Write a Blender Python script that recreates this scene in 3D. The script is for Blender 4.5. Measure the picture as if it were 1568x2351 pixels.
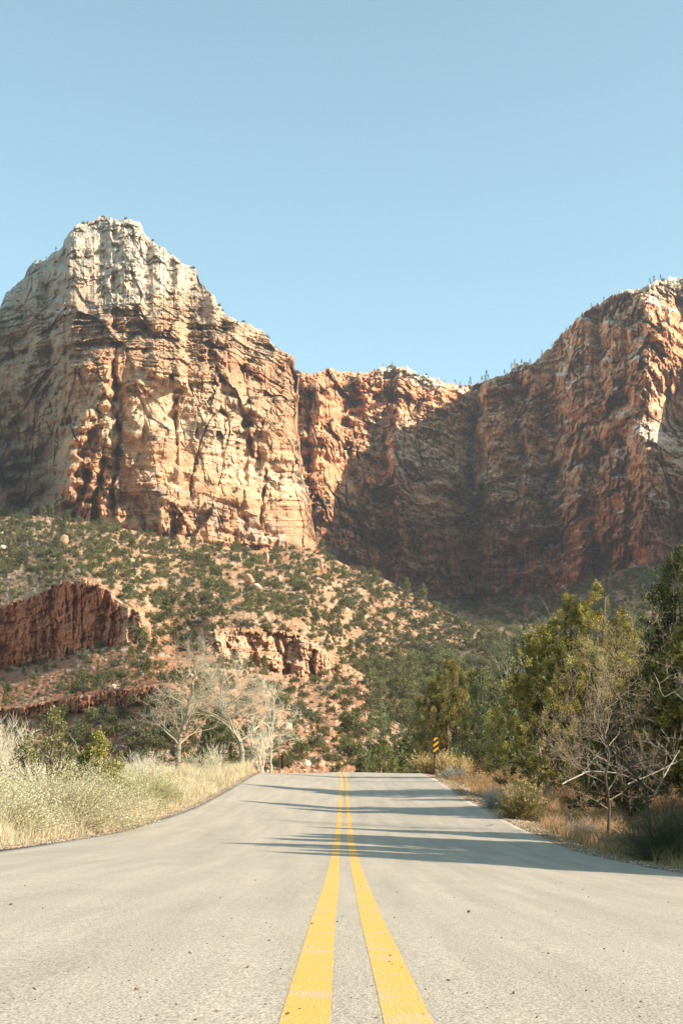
import bpy, math, random
import numpy as np
import time
T0 = time.time()
from mathutils import Vector

for o in list(bpy.data.objects):
    bpy.data.objects.remove(o)
S = bpy.context.scene
COL = S.collection

# ------------------------------------------------------------------ camera, sky, sun, exposure
CAMZ = 0.39
PITCH = math.radians(12.42)
F = 3265.0                      # focal length in units of a 1568 x 2351 picture
cam_d = bpy.data.cameras.new('camera')
cam_d.sensor_fit = 'VERTICAL'
cam_d.sensor_height = 36.0
cam_d.sensor_width = 24.0
cam_d.lens = F / 2351.0 * 36.0
cam_d.clip_start = 0.05
cam_d.clip_end = 6000.0
cam = bpy.data.objects.new('camera', cam_d)
cam.location = (0, 0, CAMZ)
cam.rotation_euler = (math.radians(90) + PITCH, 0, 0)
COL.objects.link(cam)
S.camera = cam

SUN_AZ = math.radians(108.0)     # measured clockwise from the view direction (+Y)
SUN_EL = math.radians(28.0)
world = bpy.data.worlds.new('World')
S.world = world
world.use_nodes = True
nt = world.node_tree
bg = nt.nodes['Background']
sky = nt.nodes.new('ShaderNodeTexSky')
sky.sky_type = 'NISHITA'
sky.sun_disc = False
sky.sun_elevation = SUN_EL
sky.sun_rotation = SUN_AZ
sky.altitude = 1200
sky.air_density = 1.0
sky.dust_density = 1.6
sky.ozone_density = 1.0
hsv = nt.nodes.new('ShaderNodeHueSaturation')
hsv.inputs['Hue'].default_value = 0.485
hsv.inputs['Saturation'].default_value = 0.74
hsv.inputs['Value'].default_value = 1.0
nt.links.new(sky.outputs[0], hsv.inputs['Color'])
tint = nt.nodes.new('ShaderNodeMixRGB')
tint.blend_type = 'MULTIPLY'
tint.inputs['Fac'].default_value = 1.0
tint.inputs['Color2'].default_value = (0.85, 1.06, 1.02, 1)
nt.links.new(hsv.outputs[0], tint.inputs['Color1'])
nt.links.new(tint.outputs[0], bg.inputs['Color'])
bg.inputs['Strength'].default_value = 0.104

sun_d = bpy.data.lights.new('sun', 'SUN')
sun_d.energy = 4.1
sun_d.angle = math.radians(0.53)
sun_d.color = (1.0, 0.90, 0.76)
sun = bpy.data.objects.new('sun', sun_d)
sv = Vector((math.sin(SUN_AZ) * math.cos(SUN_EL), math.cos(SUN_AZ) * math.cos(SUN_EL), math.sin(SUN_EL)))
sun.rotation_euler = sv.to_track_quat('Z', 'Y').to_euler()
sun.location = (60, -10, 60)
COL.objects.link(sun)

S.render.engine = 'CYCLES'
S.view_settings.view_transform = 'Standard'
S.view_settings.look = 'None'
S.view_settings.gamma = 1.0
S.view_settings.use_curve_mapping = False
S.view_settings.exposure = 1.36
S.cycles.max_bounces = 6
S.cycles.transparent_max_bounces = 8

# ------------------------------------------------------------------ numeric helpers
ST, CT = math.sin(PITCH), math.cos(PITCH)

def at(px, py, Y):
    """world point seen in direction (px, py) at forward distance Y"""
    px, py, Y = np.asarray(px, float), np.asarray(py, float), np.asarray(Y, float)
    a = (px - 784.0) / F
    b = (1175.5 - py) / F
    dy = CT - b * ST
    dz = ST + b * CT
    k = Y / dy
    return np.stack(np.broadcast_arrays(a * k, Y, CAMZ + dz * k), -1)

def tan_e(py):
    b = (1175.5 - np.asarray(py, float)) / F
    return (ST + b * CT) / (CT - b * ST)

def proj(X, Y, Z):
    Z = Z - CAMZ
    d = Y * CT + Z * ST
    return 784 + F * X / d, 1175.5 - F * (Z * CT - Y * ST) / d

M1, M2, M3, M4, M5 = [np.uint32(v) for v in (374761393, 668265263, 2147483647, 1274126177, 2246822519)]
def hash3(ix, iy, iz, seed):
    """integer hash; uint32 arithmetic wraps on purpose"""
    with np.errstate(over='ignore'):
        u = lambda v: np.atleast_1d(np.asarray(v)).astype(np.int32).view(np.uint32)
        h = u(ix) * M1 + u(iy) * M2 + u(iz) * M3 + np.uint32((seed * 1274126177) & 0xffffffff)
        h = (h ^ (h >> np.uint32(13))) * M4
        h = (h ^ (h >> np.uint32(16))) * M5
        return h ^ (h >> np.uint32(15))

def vn(x, y=0.0, z=None, seed=0):
    """smooth gradient noise, about -1..1 (2D, or 3D when z is given)"""
    f32 = np.float32
    if z is None:
        x, y = np.broadcast_arrays(np.asarray(x, f32), np.asarray(y, f32))
        shp = x.shape
        x, y = np.atleast_1d(x), np.atleast_1d(y)
        xi, yi = np.floor(x), np.floor(y)
        fx, fy = x - xi, y - yi
        ux, uy = [f * f * f * (f * (f * 6 - 15) + 10) for f in (fx, fy)]
        out = 0.0
        for dx in (0, 1):
            for dy in (0, 1):
                h = hash3(xi + dx, yi + dy, 0, seed)
                gx = (h & np.uint32(1023)).astype(f32) * f32(1 / 511.5) - 1
                gy = ((h >> np.uint32(10)) & np.uint32(1023)).astype(f32) * f32(1 / 511.5) - 1
                out = out + (ux if dx else 1 - ux) * (uy if dy else 1 - uy) * (gx * (fx - dx) + gy * (fy - dy))
        return (out * f32(1.75)).reshape(shp)
    x, y, z = np.broadcast_arrays(np.asarray(x, f32), np.asarray(y, f32), np.asarray(z, f32))
    xi, yi, zi = np.floor(x), np.floor(y), np.floor(z)
    fx, fy, fz = x - xi, y - yi, z - zi
    ux, uy, uz = [f * f * f * (f * (f * 6 - 15) + 10) for f in (fx, fy, fz)]
    out = 0.0
    for dx in (0, 1):
        for dy in (0, 1):
            for dz in (0, 1):
                h = hash3(xi + dx, yi + dy, zi + dz, seed)
                gx = ((h & 1023) / 511.5 - 1)
                gy = (((h >> 10) & 1023) / 511.5 - 1)
                gz_ = (((h >> 20) & 1023) / 511.5 - 1)
                w = (ux if dx else 1 - ux) * (uy if dy else 1 - uy) * (uz if dz else 1 - uz)
                out = out + w * (gx * (fx - dx) + gy * (fy - dy) + gz_ * (fz - dz))
    return out * 1.6

def fbm(x, y=0.0, z=None, seed=0, o=4, g=0.5):
    x, y = np.asarray(x, np.float32), np.asarray(y, np.float32)
    a, s, t = 1.0, 0.0, 0.0
    k = 1.0
    for i in range(o):
        s = s + a * vn(x * k, y * k, None if z is None else z * k, seed + i * 17)
        t += a
        a *= g
        k *= 2.03
    return s / t

def voro(x, y, seed=0, jit=0.9):
    """2D cells: F1, F2, cell random"""
    x, y = np.broadcast_arrays(np.asarray(x, np.float32), np.asarray(y, np.float32))
    xi, yi = np.floor(x), np.floor(y)
    f1 = np.full(x.shape, 9.0, np.float32); f2 = f1.copy(); cid = f1 * 0
    for dx in (-1, 0, 1):
        for dy in (-1, 0, 1):
            h = hash3(xi + dx, yi + dy, 0, seed)
            cx = xi + dx + 0.5 + jit * ((h & np.uint32(1023)).astype(np.float32) / 1023 - 0.5)
            cy = yi + dy + 0.5 + jit * (((h >> np.uint32(10)) & np.uint32(1023)).astype(np.float32) / 1023 - 0.5)
            d = np.hypot(x - cx, y - cy)
            n = d < f1
            f2 = np.where(n, f1, np.minimum(f2, d))
            cid = np.where(n, ((h >> np.uint32(20)) & np.uint32(1023)).astype(np.float32) / 1023, cid)
            f1 = np.where(n, d, f1)
    return f1, f2, cid

def facet(x, y, seed=0, jit=0.95):
    """angular noise: every cell is one randomly tilted plane"""
    x, y = np.broadcast_arrays(np.asarray(x, np.float32), np.asarray(y, np.float32))
    xi, yi = np.floor(x), np.floor(y)
    f1 = np.full(x.shape, 9.0, np.float32); out = f1 * 0
    for dx in (-1, 0, 1):
        for dy in (-1, 0, 1):
            h = hash3(xi + dx, yi + dy, 3, seed)
            rx = x - (xi + dx + 0.5 + jit * ((h & np.uint32(1023)).astype(np.float32) / 1023 - 0.5))
            ry = y - (yi + dy + 0.5 + jit * (((h >> np.uint32(10)) & np.uint32(1023)).astype(np.float32) / 1023 - 0.5))
            d = np.abs(rx) * 0.6 + np.hypot(rx, ry) * 0.6
            g = hash3(xi + dx, yi + dy, 11, seed + 5)
            v = ((h >> np.uint32(20)) & np.uint32(1023)).astype(np.float32) / 1023 - 0.5 + rx * ((g & np.uint32(1023)).astype(np.float32) / 511.5 - 1) * 1.1 + ry * (((g >> np.uint32(10)) & np.uint32(1023)).astype(np.float32) / 511.5 - 1.25) * 0.8
            n = d < f1
            out = np.where(n, v, out)
            f1 = np.where(n, d, f1)
    return out

def sstep(a, b, x):
    t = np.clip((x - a) / (b - a), 0, 1)
    return t * t * (3 - 2 * t)

def pl(pts, x):
    p = np.array(pts, float)
    return np.interp(x, p[:, 0], p[:, 1])

def segdist(PX, PY, pts, yscale=1.0):
    best = np.full(PX.shape, 1e9)
    for (x0, y0), (x1, y1) in zip(pts[:-1], pts[1:]):
        dx, dy = x1 - x0, (y1 - y0) * yscale
        t = np.clip(((PX - x0) * dx + (PY - y0) * yscale * dy) / (dx * dx + dy * dy + 1e-9), 0, 1)
        best = np.minimum(best, np.hypot(PX - x0 - t * dx, (PY - y0) * yscale - t * dy))
    return best

def mixc(a, b, t):
    t = np.asarray(t)[..., None]
    return np.asarray(a) * (1 - t) + np.asarray(b) * t

# ------------------------------------------------------------------ mesh helpers
def mesh_np(name, V, Fc, C=None, mat=None, smooth=True):
    """V (n,3), Fc list of (m,k) arrays of quads/tris, C (n,3)"""
    me = bpy.data.meshes.new(name)
    V = np.ascontiguousarray(V, dtype=np.float32)
    if not isinstance(Fc, (list, tuple)):
        Fc = [Fc]
    Fc = [np.asarray(f, dtype=np.int32) for f in Fc if len(f)]
    nl = sum(f.size for f in Fc)
    npoly = sum(len(f) for f in Fc)
    me.vertices.add(len(V)); me.vertices.foreach_set('co', V.ravel())
    me.loops.add(nl); me.polygons.add(npoly)
    vi = np.concatenate([f.ravel() for f in Fc])
    st = []
    o = 0
    for f in Fc:
        st.append(o + np.arange(len(f)) * f.shape[1])
        o += f.size
    me.loops.foreach_set('vertex_index', vi)
    me.polygons.foreach_set('loop_start', np.concatenate(st).astype(np.int32))
    if C is not None:
        a = me.color_attributes.new('Col', 'FLOAT_COLOR', 'POINT')
        cc = np.ones((len(V), 4), np.float32)
        cc[:, :3] = C
        a.data.foreach_set('color', cc.ravel())
    me.update(calc_edges=True)
    if smooth:
        me.polygons.foreach_set('use_smooth', np.ones(npoly, bool))
    if mat:
        me.materials.append(mat)
    me.validate(verbose=False)
    return me

def link(name, me, parent=None, loc=None, rz=None, scale=None):
    o = bpy.data.objects.new(name, me)
    COL.objects.link(o)
    if parent: o.parent = parent
    if loc is not None: o.location = [float(v) for v in loc]
    if rz is not None: o.rotation_euler = (0, 0, rz)
    if scale is not None: o.scale = scale if hasattr(scale, '__len__') else (scale,) * 3
    return o

def tag(o, label=None, cat=None, group=None, kind=None):
    if label: o['label'] = label
    if cat: o['category'] = cat
    if group: o['group'] = group
    if kind: o['kind'] = kind
    return o

def empty(name, loc, rz=0.0):
    o = bpy.data.objects.new(name, None)
    o.empty_display_size = 0.2
    o.location = [float(v) for v in loc]
    o.rotation_euler = (0, 0, rz)
    COL.objects.link(o)
    return o

def copy_tree(src, parent=None):
    c = src.copy(); COL.objects.link(c); c.parent = parent
    for ch in [q for q in bpy.data.objects if q.parent == src]:
        copy_tree(ch, c)
    return c

def gridfaces(nr, nc):
    i = np.arange(nr - 1)[:, None] * nc + np.arange(nc - 1)[None, :]
    return np.stack([i, i + 1, i + nc + 1, i + nc], -1).reshape(-1, 4)

# ------------------------------------------------------------------ materials
def new_mat(name):
    m = bpy.data.materials.new(name)
    m.use_nodes = True
    t = m.node_tree
    b = t.nodes['Principled BSDF']
    b.inputs['Roughness'].default_value = 0.9
    b.inputs['Specular IOR Level'].default_value = 0.25
    return m, t, b

def N(t, typ, **kw):
    n = t.nodes.new(typ)
    for k, v in kw.items():
        if k in n.inputs:
            n.inputs[k].default_value = v
        else:
            setattr(n, k, v)
    return n

def attr_mat(name, nscale=1.0, contrast=0.35, bump=0.0, bscale=None, bdist=0.1, rough=0.92, stretch=(1, 1, 1), spec=0.2, transl=0.0, rnd=0.0, detail=6):
    """albedo from the Col attribute, broken up by procedural noise, with bump"""
    m, t, b = new_mat(name)
    b.inputs['Roughness'].default_value = rough
    b.inputs['Specular IOR Level'].default_value = spec
    at_ = N(t, 'ShaderNodeAttribute', attribute_name='Col')
    tc = N(t, 'ShaderNodeTexCoord')
    mp = N(t, 'ShaderNodeMapping'); mp.inputs['Scale'].default_value = stretch
    t.links.new(tc.outputs['Object'], mp.inputs[0])
    no = N(t, 'ShaderNodeTexNoise', Scale=nscale, Detail=float(detail), Roughness=0.65)
    t.links.new(mp.outputs[0], no.inputs['Vector'])
    mr = N(t, 'ShaderNodeMapRange')
    mr.inputs['From Min'].default_value = 0.28; mr.inputs['From Max'].default_value = 0.72
    mr.inputs['To Min'].default_value = 1 - contrast; mr.inputs['To Max'].default_value = 1 + contrast
    t.links.new(no.outputs['Fac'], mr.inputs['Value'])
    last = mr.outputs[0]
    if rnd:
        oi = N(t, 'ShaderNodeObjectInfo')
        m2 = N(t, 'ShaderNodeMapRange')
        m2.inputs['To Min'].default_value = 1 - rnd; m2.inputs['To Max'].default_value = 1 + rnd
        t.links.new(oi.outputs['Random'], m2.inputs['Value'])
        mu = N(t, 'ShaderNodeMath', operation='MULTIPLY')
        t.links.new(last, mu.inputs[0]); t.links.new(m2.outputs[0], mu.inputs[1])
        last = mu.outputs[0]
    vm = N(t, 'ShaderNodeVectorMath', operation='SCALE')
    t.links.new(at_.outputs['Color'], vm.inputs[0]); t.links.new(last, vm.inputs['Scale'])
    t.links.new(vm.outputs[0], b.inputs['Base Color'])
    if bump:
        nb = N(t, 'ShaderNodeTexNoise', Scale=bscale or nscale * 2, Detail=8.0, Roughness=0.7)
        t.links.new(mp.outputs[0], nb.inputs['Vector'])
        bm = N(t, 'ShaderNodeBump', Strength=bump, Distance=bdist)
        t.links.new(nb.outputs['Fac'], bm.inputs['Height'])
        t.links.new(bm.outputs[0], b.inputs['Normal'])
    if transl:
        tr = N(t, 'ShaderNodeBsdfTranslucent')
        t.links.new(vm.outputs[0], tr.inputs['Color'])
        mx = N(t, 'ShaderNodeMixShader', Fac=transl)
        out = t.nodes['Material Output']
        t.links.new(b.outputs[0], mx.inputs[1]); t.links.new(tr.outputs[0], mx.inputs[2])
        t.links.new(mx.outputs[0], out.inputs['Surface'])
    return m

M_CLIFF = attr_mat('cliff_rock', nscale=0.45, contrast=0.30, bump=1.0, bscale=0.6, bdist=1.5, stretch=(1, 1, 2.6), detail=8)
M_HILL = attr_mat('hill_soil_and_rock', nscale=0.7, contrast=0.45, bump=1.0, bscale=0.9, bdist=0.8, detail=8)
M_ROCK = attr_mat('boulder_rock', nscale=1.2, contrast=0.25, bump=0.7, bscale=2.0, bdist=0.15, rnd=0.18)
M_GROUND = attr_mat('roadside_soil', nscale=6.0, contrast=0.45, bump=0.9, bscale=18, bdist=0.05)
M_LEAF = attr_mat('foliage', nscale=2.0, contrast=0.15, rough=0.75, transl=0.22, rnd=0.22, detail=2)
M_LEAFN = attr_mat('foliage_near', nscale=2.0, contrast=0.15, rough=0.7, transl=0.28, detail=2)
M_GRASS = attr_mat('dry_grass', nscale=1.5, contrast=0.2, rough=0.8, transl=0.35, detail=2)
M_BARK = attr_mat('bark', nscale=14, contrast=0.3, bump=0.4, bscale=30, bdist=0.01)

# ------------------------------------------------------------------ mountains and hill (relief sheets with real distances)
GR = {}

def relief_grid(px0, px1, nc, ytop, ybot, nr):
    px = np.linspace(px0, px1, nc)
    t = np.linspace(0, 1, nr)[:, None]
    yt, yb = ytop(px)[None, :], ybot(px)[None, :]
    PY = yb + (yt - yb) * t
    PX = np.broadcast_to(px[None, :], PY.shape)
    return PX, PY

def build_relief(name, PX, PY, R, C, mat, back, label, keep=True):
    P = at(PX, PY, R)
    GR[name] = (PX[0], PY, P)
    rows, cols = [P], [C]
    top = P[-1]
    for dr, dz in back:
        q = top.copy()
        k = (top[:, 1] + dr) / top[:, 1]
        q[:, 0] *= k; q[:, 1] *= k
        q[:, 2] = np.maximum(top[:, 2] + dz, -5)
        q[:, 2] += vn(q[:, 0] / 20, q[:, 1] / 20, seed=5) * 1.0
        rows.append(q[None]); cols.append(C[-1][None])
    V = np.concatenate(rows, 0); CC = np.concatenate(cols, 0)
    nr, nc = V.shape[:2]
    me = mesh_np(name, V.reshape(-1, 3), gridfaces(nr, nc), CC.reshape(-1, 3), mat)
    o = link(name, me)
    tag(o, label, kind='structure')
    return o

def s_coord(px, rb):
    X = (px - 784) / F * rb
    return np.concatenate([[0], np.cumsum(np.hypot(np.diff(X), np.diff(rb)))])

def billow(n, p=0.75):
    return np.abs(n) ** p

def rock_disp(s, z, seed, w=1.0, ledge=1.0, block=1.0, fine_=1.0, crack=1.0):
    """forward displacement in metres of a jointed, bedded cliff; s along the wall, z up"""
    wx = 1.8 * w * fbm(s / (22 * w), z / (30 * w), seed=seed, o=3) + 0.35 * w * vn(s / (2.6 * w), z / (3.5 * w), seed=seed + 1)
    wz = 1.6 * w * fbm(s / (40 * w), z / (20 * w), seed=seed + 2, o=2) + 0.18 * w * vn(s / (2.2 * w), z / (2.2 * w), seed=seed + 3)
    sw, zw = s + wx, z + wz
    mod = 0.6 + 0.8 * sstep(-0.3, 0.4, vn(s / (30 * w), z / (24 * w), seed=seed + 50))
    d = 13.0 * w * vn(s / (46 * w), z / (70 * w), seed=seed + 41)
    d = d + 8.0 * w * facet(sw / (26 * w), zw / (30 * w), seed=seed + 94)
    d = d + 3.0 * w * mod * billow(vn(sw / (21 * w), z / (50 * w) + 0.1 * sw / (21 * w), seed=seed + 4), 0.8)
    d = d + 1.0 * w * billow(vn(sw / (9 * w), zw / (18 * w), seed=seed + 5), 0.8)
    d = d + 4.4 * w * facet(sw / (12 * w), zw / (15 * w), seed=seed + 90)
    d = d + 2.7 * fine_ * w * (2 - mod) * facet(sw / (5.0 * w), zw / (5.5 * w), seed=seed + 91)
    d = d + 1.8 * fine_ * w * facet(sw / (1.9 * w), zw / (2.7 * w), seed=seed + 92)
    d = d + 0.8 * fine_ * w * facet(sw / (0.85 * w), zw / (1.0 * w), seed=seed + 93)
    # isolated irregular joints
    for sx, sz, wd_, amp, k in ((15, 50, 0.03, 3.4, 0), (8, 22, 0.045, 1.8, 1), (3.6, 9, 0.06, 0.9, 2)):
        n_ = np.abs(vn(sw / (sx * w) + 3.1, z / (sz * w), seed=seed + 60 + k))
        gate = sstep(0.0, 0.25, vn(s / (sx * 1.3 * w), z / (sz * 0.45 * w), seed=seed + 64 + k))
        d = d - 1.5 * crack * amp * w * gate * (1 - sstep(0.0, wd_, n_))
    # bedding: hard beds stand out over thin recessed partings
    for per, amp, k in ((11.0, 2.6, 0), (4.1, 1.25, 1), (1.7, 0.50, 2), (0.8, 0.2, 3)):
        q = zw / (per * w) + 0.35 * vn(s / (25 * w), seed=seed + 70 + k) + 0.9 * vn(zw / (per * 3.3 * w), s / (70 * w), seed=seed + 170 + k)
        f = q - np.floor(q)
        h0 = vn(np.floor(q) * 7.3 + 0.5, s / (16 * per ** 0.5 * w), seed=seed + 7 + k)
        h1 = vn((np.floor(q) + 1) * 7.3 + 0.5, s / (16 * per ** 0.5 * w), seed=seed + 7 + k)
        part = np.exp(-((f - 0.93) / 0.06) ** 2) * sstep(-0.25, 0.3, vn(s / (6 * w), np.floor(q) * 3.7, seed=seed + 75 + k))
        d = d + ledge * w * (amp * (h0 + (h1 - h0) * sstep(0.86, 1.0, f)) * 1.5 - 0.45 * amp * part)
    # spalled blocks, only in places
    for sx, sz, amp, k in ((6.5, 7.5, 2.0, 0), (2.8, 2.3, 0.9, 1), (1.2, 0.9, 0.35, 2)):
        f1, f2, c = voro(sw / (sx * w), zw / (sz * w) + 0.15 * sw / (sx * w), seed=seed + 20 + k)
        gate = sstep(-0.15, 0.25, vn(s / (sx * 4 * w), z / (sz * 3 * w), seed=seed + 80 + k))
        d = d + block * w * amp * gate * ((c - 0.5) * 1.6 * sstep(0.0, 0.10, f2 - f1) - 0.25 * (1 - sstep(0.0, 0.08, f2 - f1)))
    d = d + 0.55 * w * fbm(s / (2.4 * w), z / (1.8 * w), seed=seed + 30, o=4)
    return d

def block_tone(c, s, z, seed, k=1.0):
    """beds and joint blocks differ in tone; seams between some of them are drawn darker"""
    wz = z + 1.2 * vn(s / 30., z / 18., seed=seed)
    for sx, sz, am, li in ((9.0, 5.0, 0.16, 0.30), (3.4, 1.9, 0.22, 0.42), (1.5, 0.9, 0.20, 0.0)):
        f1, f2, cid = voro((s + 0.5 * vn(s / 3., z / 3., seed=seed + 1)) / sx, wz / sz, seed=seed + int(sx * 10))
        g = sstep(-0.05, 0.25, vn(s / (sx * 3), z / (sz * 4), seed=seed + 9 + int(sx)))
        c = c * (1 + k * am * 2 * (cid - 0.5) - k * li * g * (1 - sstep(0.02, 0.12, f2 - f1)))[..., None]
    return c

def strokes(PX, PY, lst, sc=1.0):
    """big forms: (points, half width in px, metres, kind), edges broken up by noise"""
    wx = PX + sc * (11 * fbm(PX / 46.0, PY / 60.0, seed=901, o=3) + 4 * vn(PX / 9.0, PY / 14.0, seed=902))
    wy = PY + sc * 14 * fbm(PX / 50.0, PY / 40.0, seed=903, o=2)
    d = np.zeros(PX.shape)
    for pts, w, amt, kind in lst:
        sd = int(abs(pts[0][0] * 3 + pts[0][1]))
        wob = np.clip(1 + 0.8 * vn(PX / 40.0, PY / 22.0, seed=sd), 0.25, 2)
        q = segdist(wx, wy, pts) / (w * wob)
        if kind == 'r':
            f = np.clip(1 - q * q, 0, 1) ** 0.8
        elif kind == 'g':
            f = np.exp(-q * q)
        else:
            f = np.exp(-(q / 0.8) ** 2)
        f = f * np.clip(0.75 + 0.9 * vn(PX / 60.0, PY / 26.0, seed=sd + 1), 0.15, 1.5)
        d = d + amt * f
    return d

SNOW = np.array((0.80, 0.82, 0.86))
PALE = np.array((0.52, 0.405, 0.28)); CREAM = np.array((0.50, 0.43, 0.335))
TAN = np.array((0.45, 0.285, 0.165)); ORANGE = np.array((0.40, 0.195, 0.095))
RED = np.array((0.33, 0.13, 0.065)); DARK = np.array((0.13, 0.075, 0.055)); BLUEG = np.array((0.32, 0.31, 0.29))

# ---- left mountain
SKY_L = [(-260, 860), (-150, 800), (-60, 745), (0, 709), (5, 694), (15, 669), (30, 661), (57, 639), (65, 616), (78, 601), (100, 598), (120, 584),
         (140, 571), (150, 551), (165, 529), (175, 517), (200, 511), (220, 504), (235, 495), (250, 501), (262, 505), (280, 502), (300, 502),
         (312, 506), (320, 509), (327, 521), (332, 536), (350, 554), (375, 569), (400, 589), (415, 602), (435, 608), (450, 619), (456, 641),
         (470, 659), (492, 679), (498, 694), (510, 711), (530, 729), (550, 741), (575, 744), (588, 754), (605, 759), (620, 779), (633, 799),
         (655, 811), (670, 814), (682, 824), (695, 842), (706, 862), (709, 905), (712, 960), (716, 1040), (722, 1130), (726, 1210), (728, 1262)]
BASE_L = [(-260, 1185), (0, 1195), (130, 1200), (200, 1212), (330, 1240), (420, 1262), (520, 1275), (620, 1280), (700, 1272), (728, 1268)]
RB_L = [(-260, 760), (-60, 690), (60, 640), (125, 612), (152, 566), (200, 556), (260, 556), (272, 566), (330, 560), (400, 566), (412, 574), (500, 578), (560, 590), (572, 600), (620, 606), (690, 634), (728, 668)]

def ysky_l(px):
    return pl(SKY_L, px) + 2.5 * vn(px / 9.0, seed=3) + 1.5 * vn(px / 3.5, seed=4) + 4.0 * facet(px / 13.0, 0.5, seed=6) + 1.6 * facet(px / 5.0, 0.5, seed=7)
PX, PY = relief_grid(-260, 728, 760, ysky_l, lambda p: pl(BASE_L, p), 620)
px = PX[0].copy()
edge_x = pl([(820, 700), (880, 704), (930, 694), (960, 690), (1040, 697), (1100, 709), (1150, 717), (1200, 723), (1275, 726)], PY) + 6 * fbm(PY / 26., seed=921, o=4) + 9 * facet(PY / 34., 0.5, seed=922) + 4 * facet(PY / 11., 0.5, seed=923)
PX = PX - (728 - edge_x) * sstep(585, 728, PX) * sstep(810, 850, PY)
rb = pl(RB_L, px)
rb = np.convolve(np.pad(rb, 8, 'edge'), np.ones(17) / 17, 'valid')
s1 = s_coord(px, rb)
ledge_line = pl([(-260, 980), (0, 930), (130, 905), (260, 870), (330, 840), (420, 862), (520, 885), (600, 900), (660, 960), (728, 1120)], PX)
al = 81 - 26 * sstep(0, -50, PY - ledge_line) - 7 * sstep(780, 640, PY)
al = al + 9 * vn(PX / 70.0, PY / 26.0, seed=11) + 8 * vn(PX / 25.0, PY / 11.0, seed=12)
for pts, w, a in (([(330, 850), (430, 862), (520, 886), (600, 906), (650, 940), (700, 990)], 15, 44), ([(200, 800), (300, 786), (380, 795), (420, 815)], 12, 38),
                  ([(90, 700), (150, 690), (200, 715), (262, 700), (330, 688), (400, 715), (460, 760)], 12, 36), ([(-100, 822), (0, 828), (60, 830)], 12, 42),
                  ([(430, 755), (490, 752), (540, 775), (600, 800)], 10, 34), ([(100, 870), (200, 830), (260, 812)], 9, 26), ([(520, 990), (480, 945), (440, 935)], 9, 24),
                  ([(150, 1010), (230, 985)], 7, 26), ([(300, 1165), (420, 1175), (600, 1130), (700, 1110)], 5, 12), ([(160, 600), (230, 615), (300, 600), (350, 610)], 8, 22),
                  ([(560, 845), (620, 860), (680, 905)], 10, 34), ([(140, 1165), (250, 1172), (330, 1205)], 9, 30)):
    al = al - a * np.exp(-(segdist(PX, PY + 10 * fbm(PX / 40., PY / 60., seed=15, o=3), pts) / (w * (1 + 0.5 * vn(PX / 25., seed=16)))) ** 2)
al = np.clip(al, 28, 86)
te = tan_e(PY)
dte = np.diff(te, axis=0)
R = np.empty(PX.shape); R[0] = rb
ta = np.maximum(np.tan(np.radians(al)), te + 0.42)
for i in range(1, len(R)):
    R[i] = R[i - 1] * (1 + dte[i - 1] / (ta[i] - te[i]))
ker = np.hanning(33); ker /= ker.sum()
R = np.apply_along_axis(lambda a_: np.convolve(np.pad(a_, 16, 'edge'), ker, 'valid'), 1, R)
ysk = PY[-1][None, :]
R = R + 16 * np.exp(-np.clip(PY - pl(SKY_L, PX), 0, None) / 22.0)
wobx = 26 * fbm(PX / 150.0, PY / 70.0, seed=911, o=3) + 7 * vn(PX / 30.0, PY / 16.0, seed=912)
R = R * (pl(RB_L, PX + wobx * sstep(728, 640, PX)) / pl(RB_L, PX))
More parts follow.
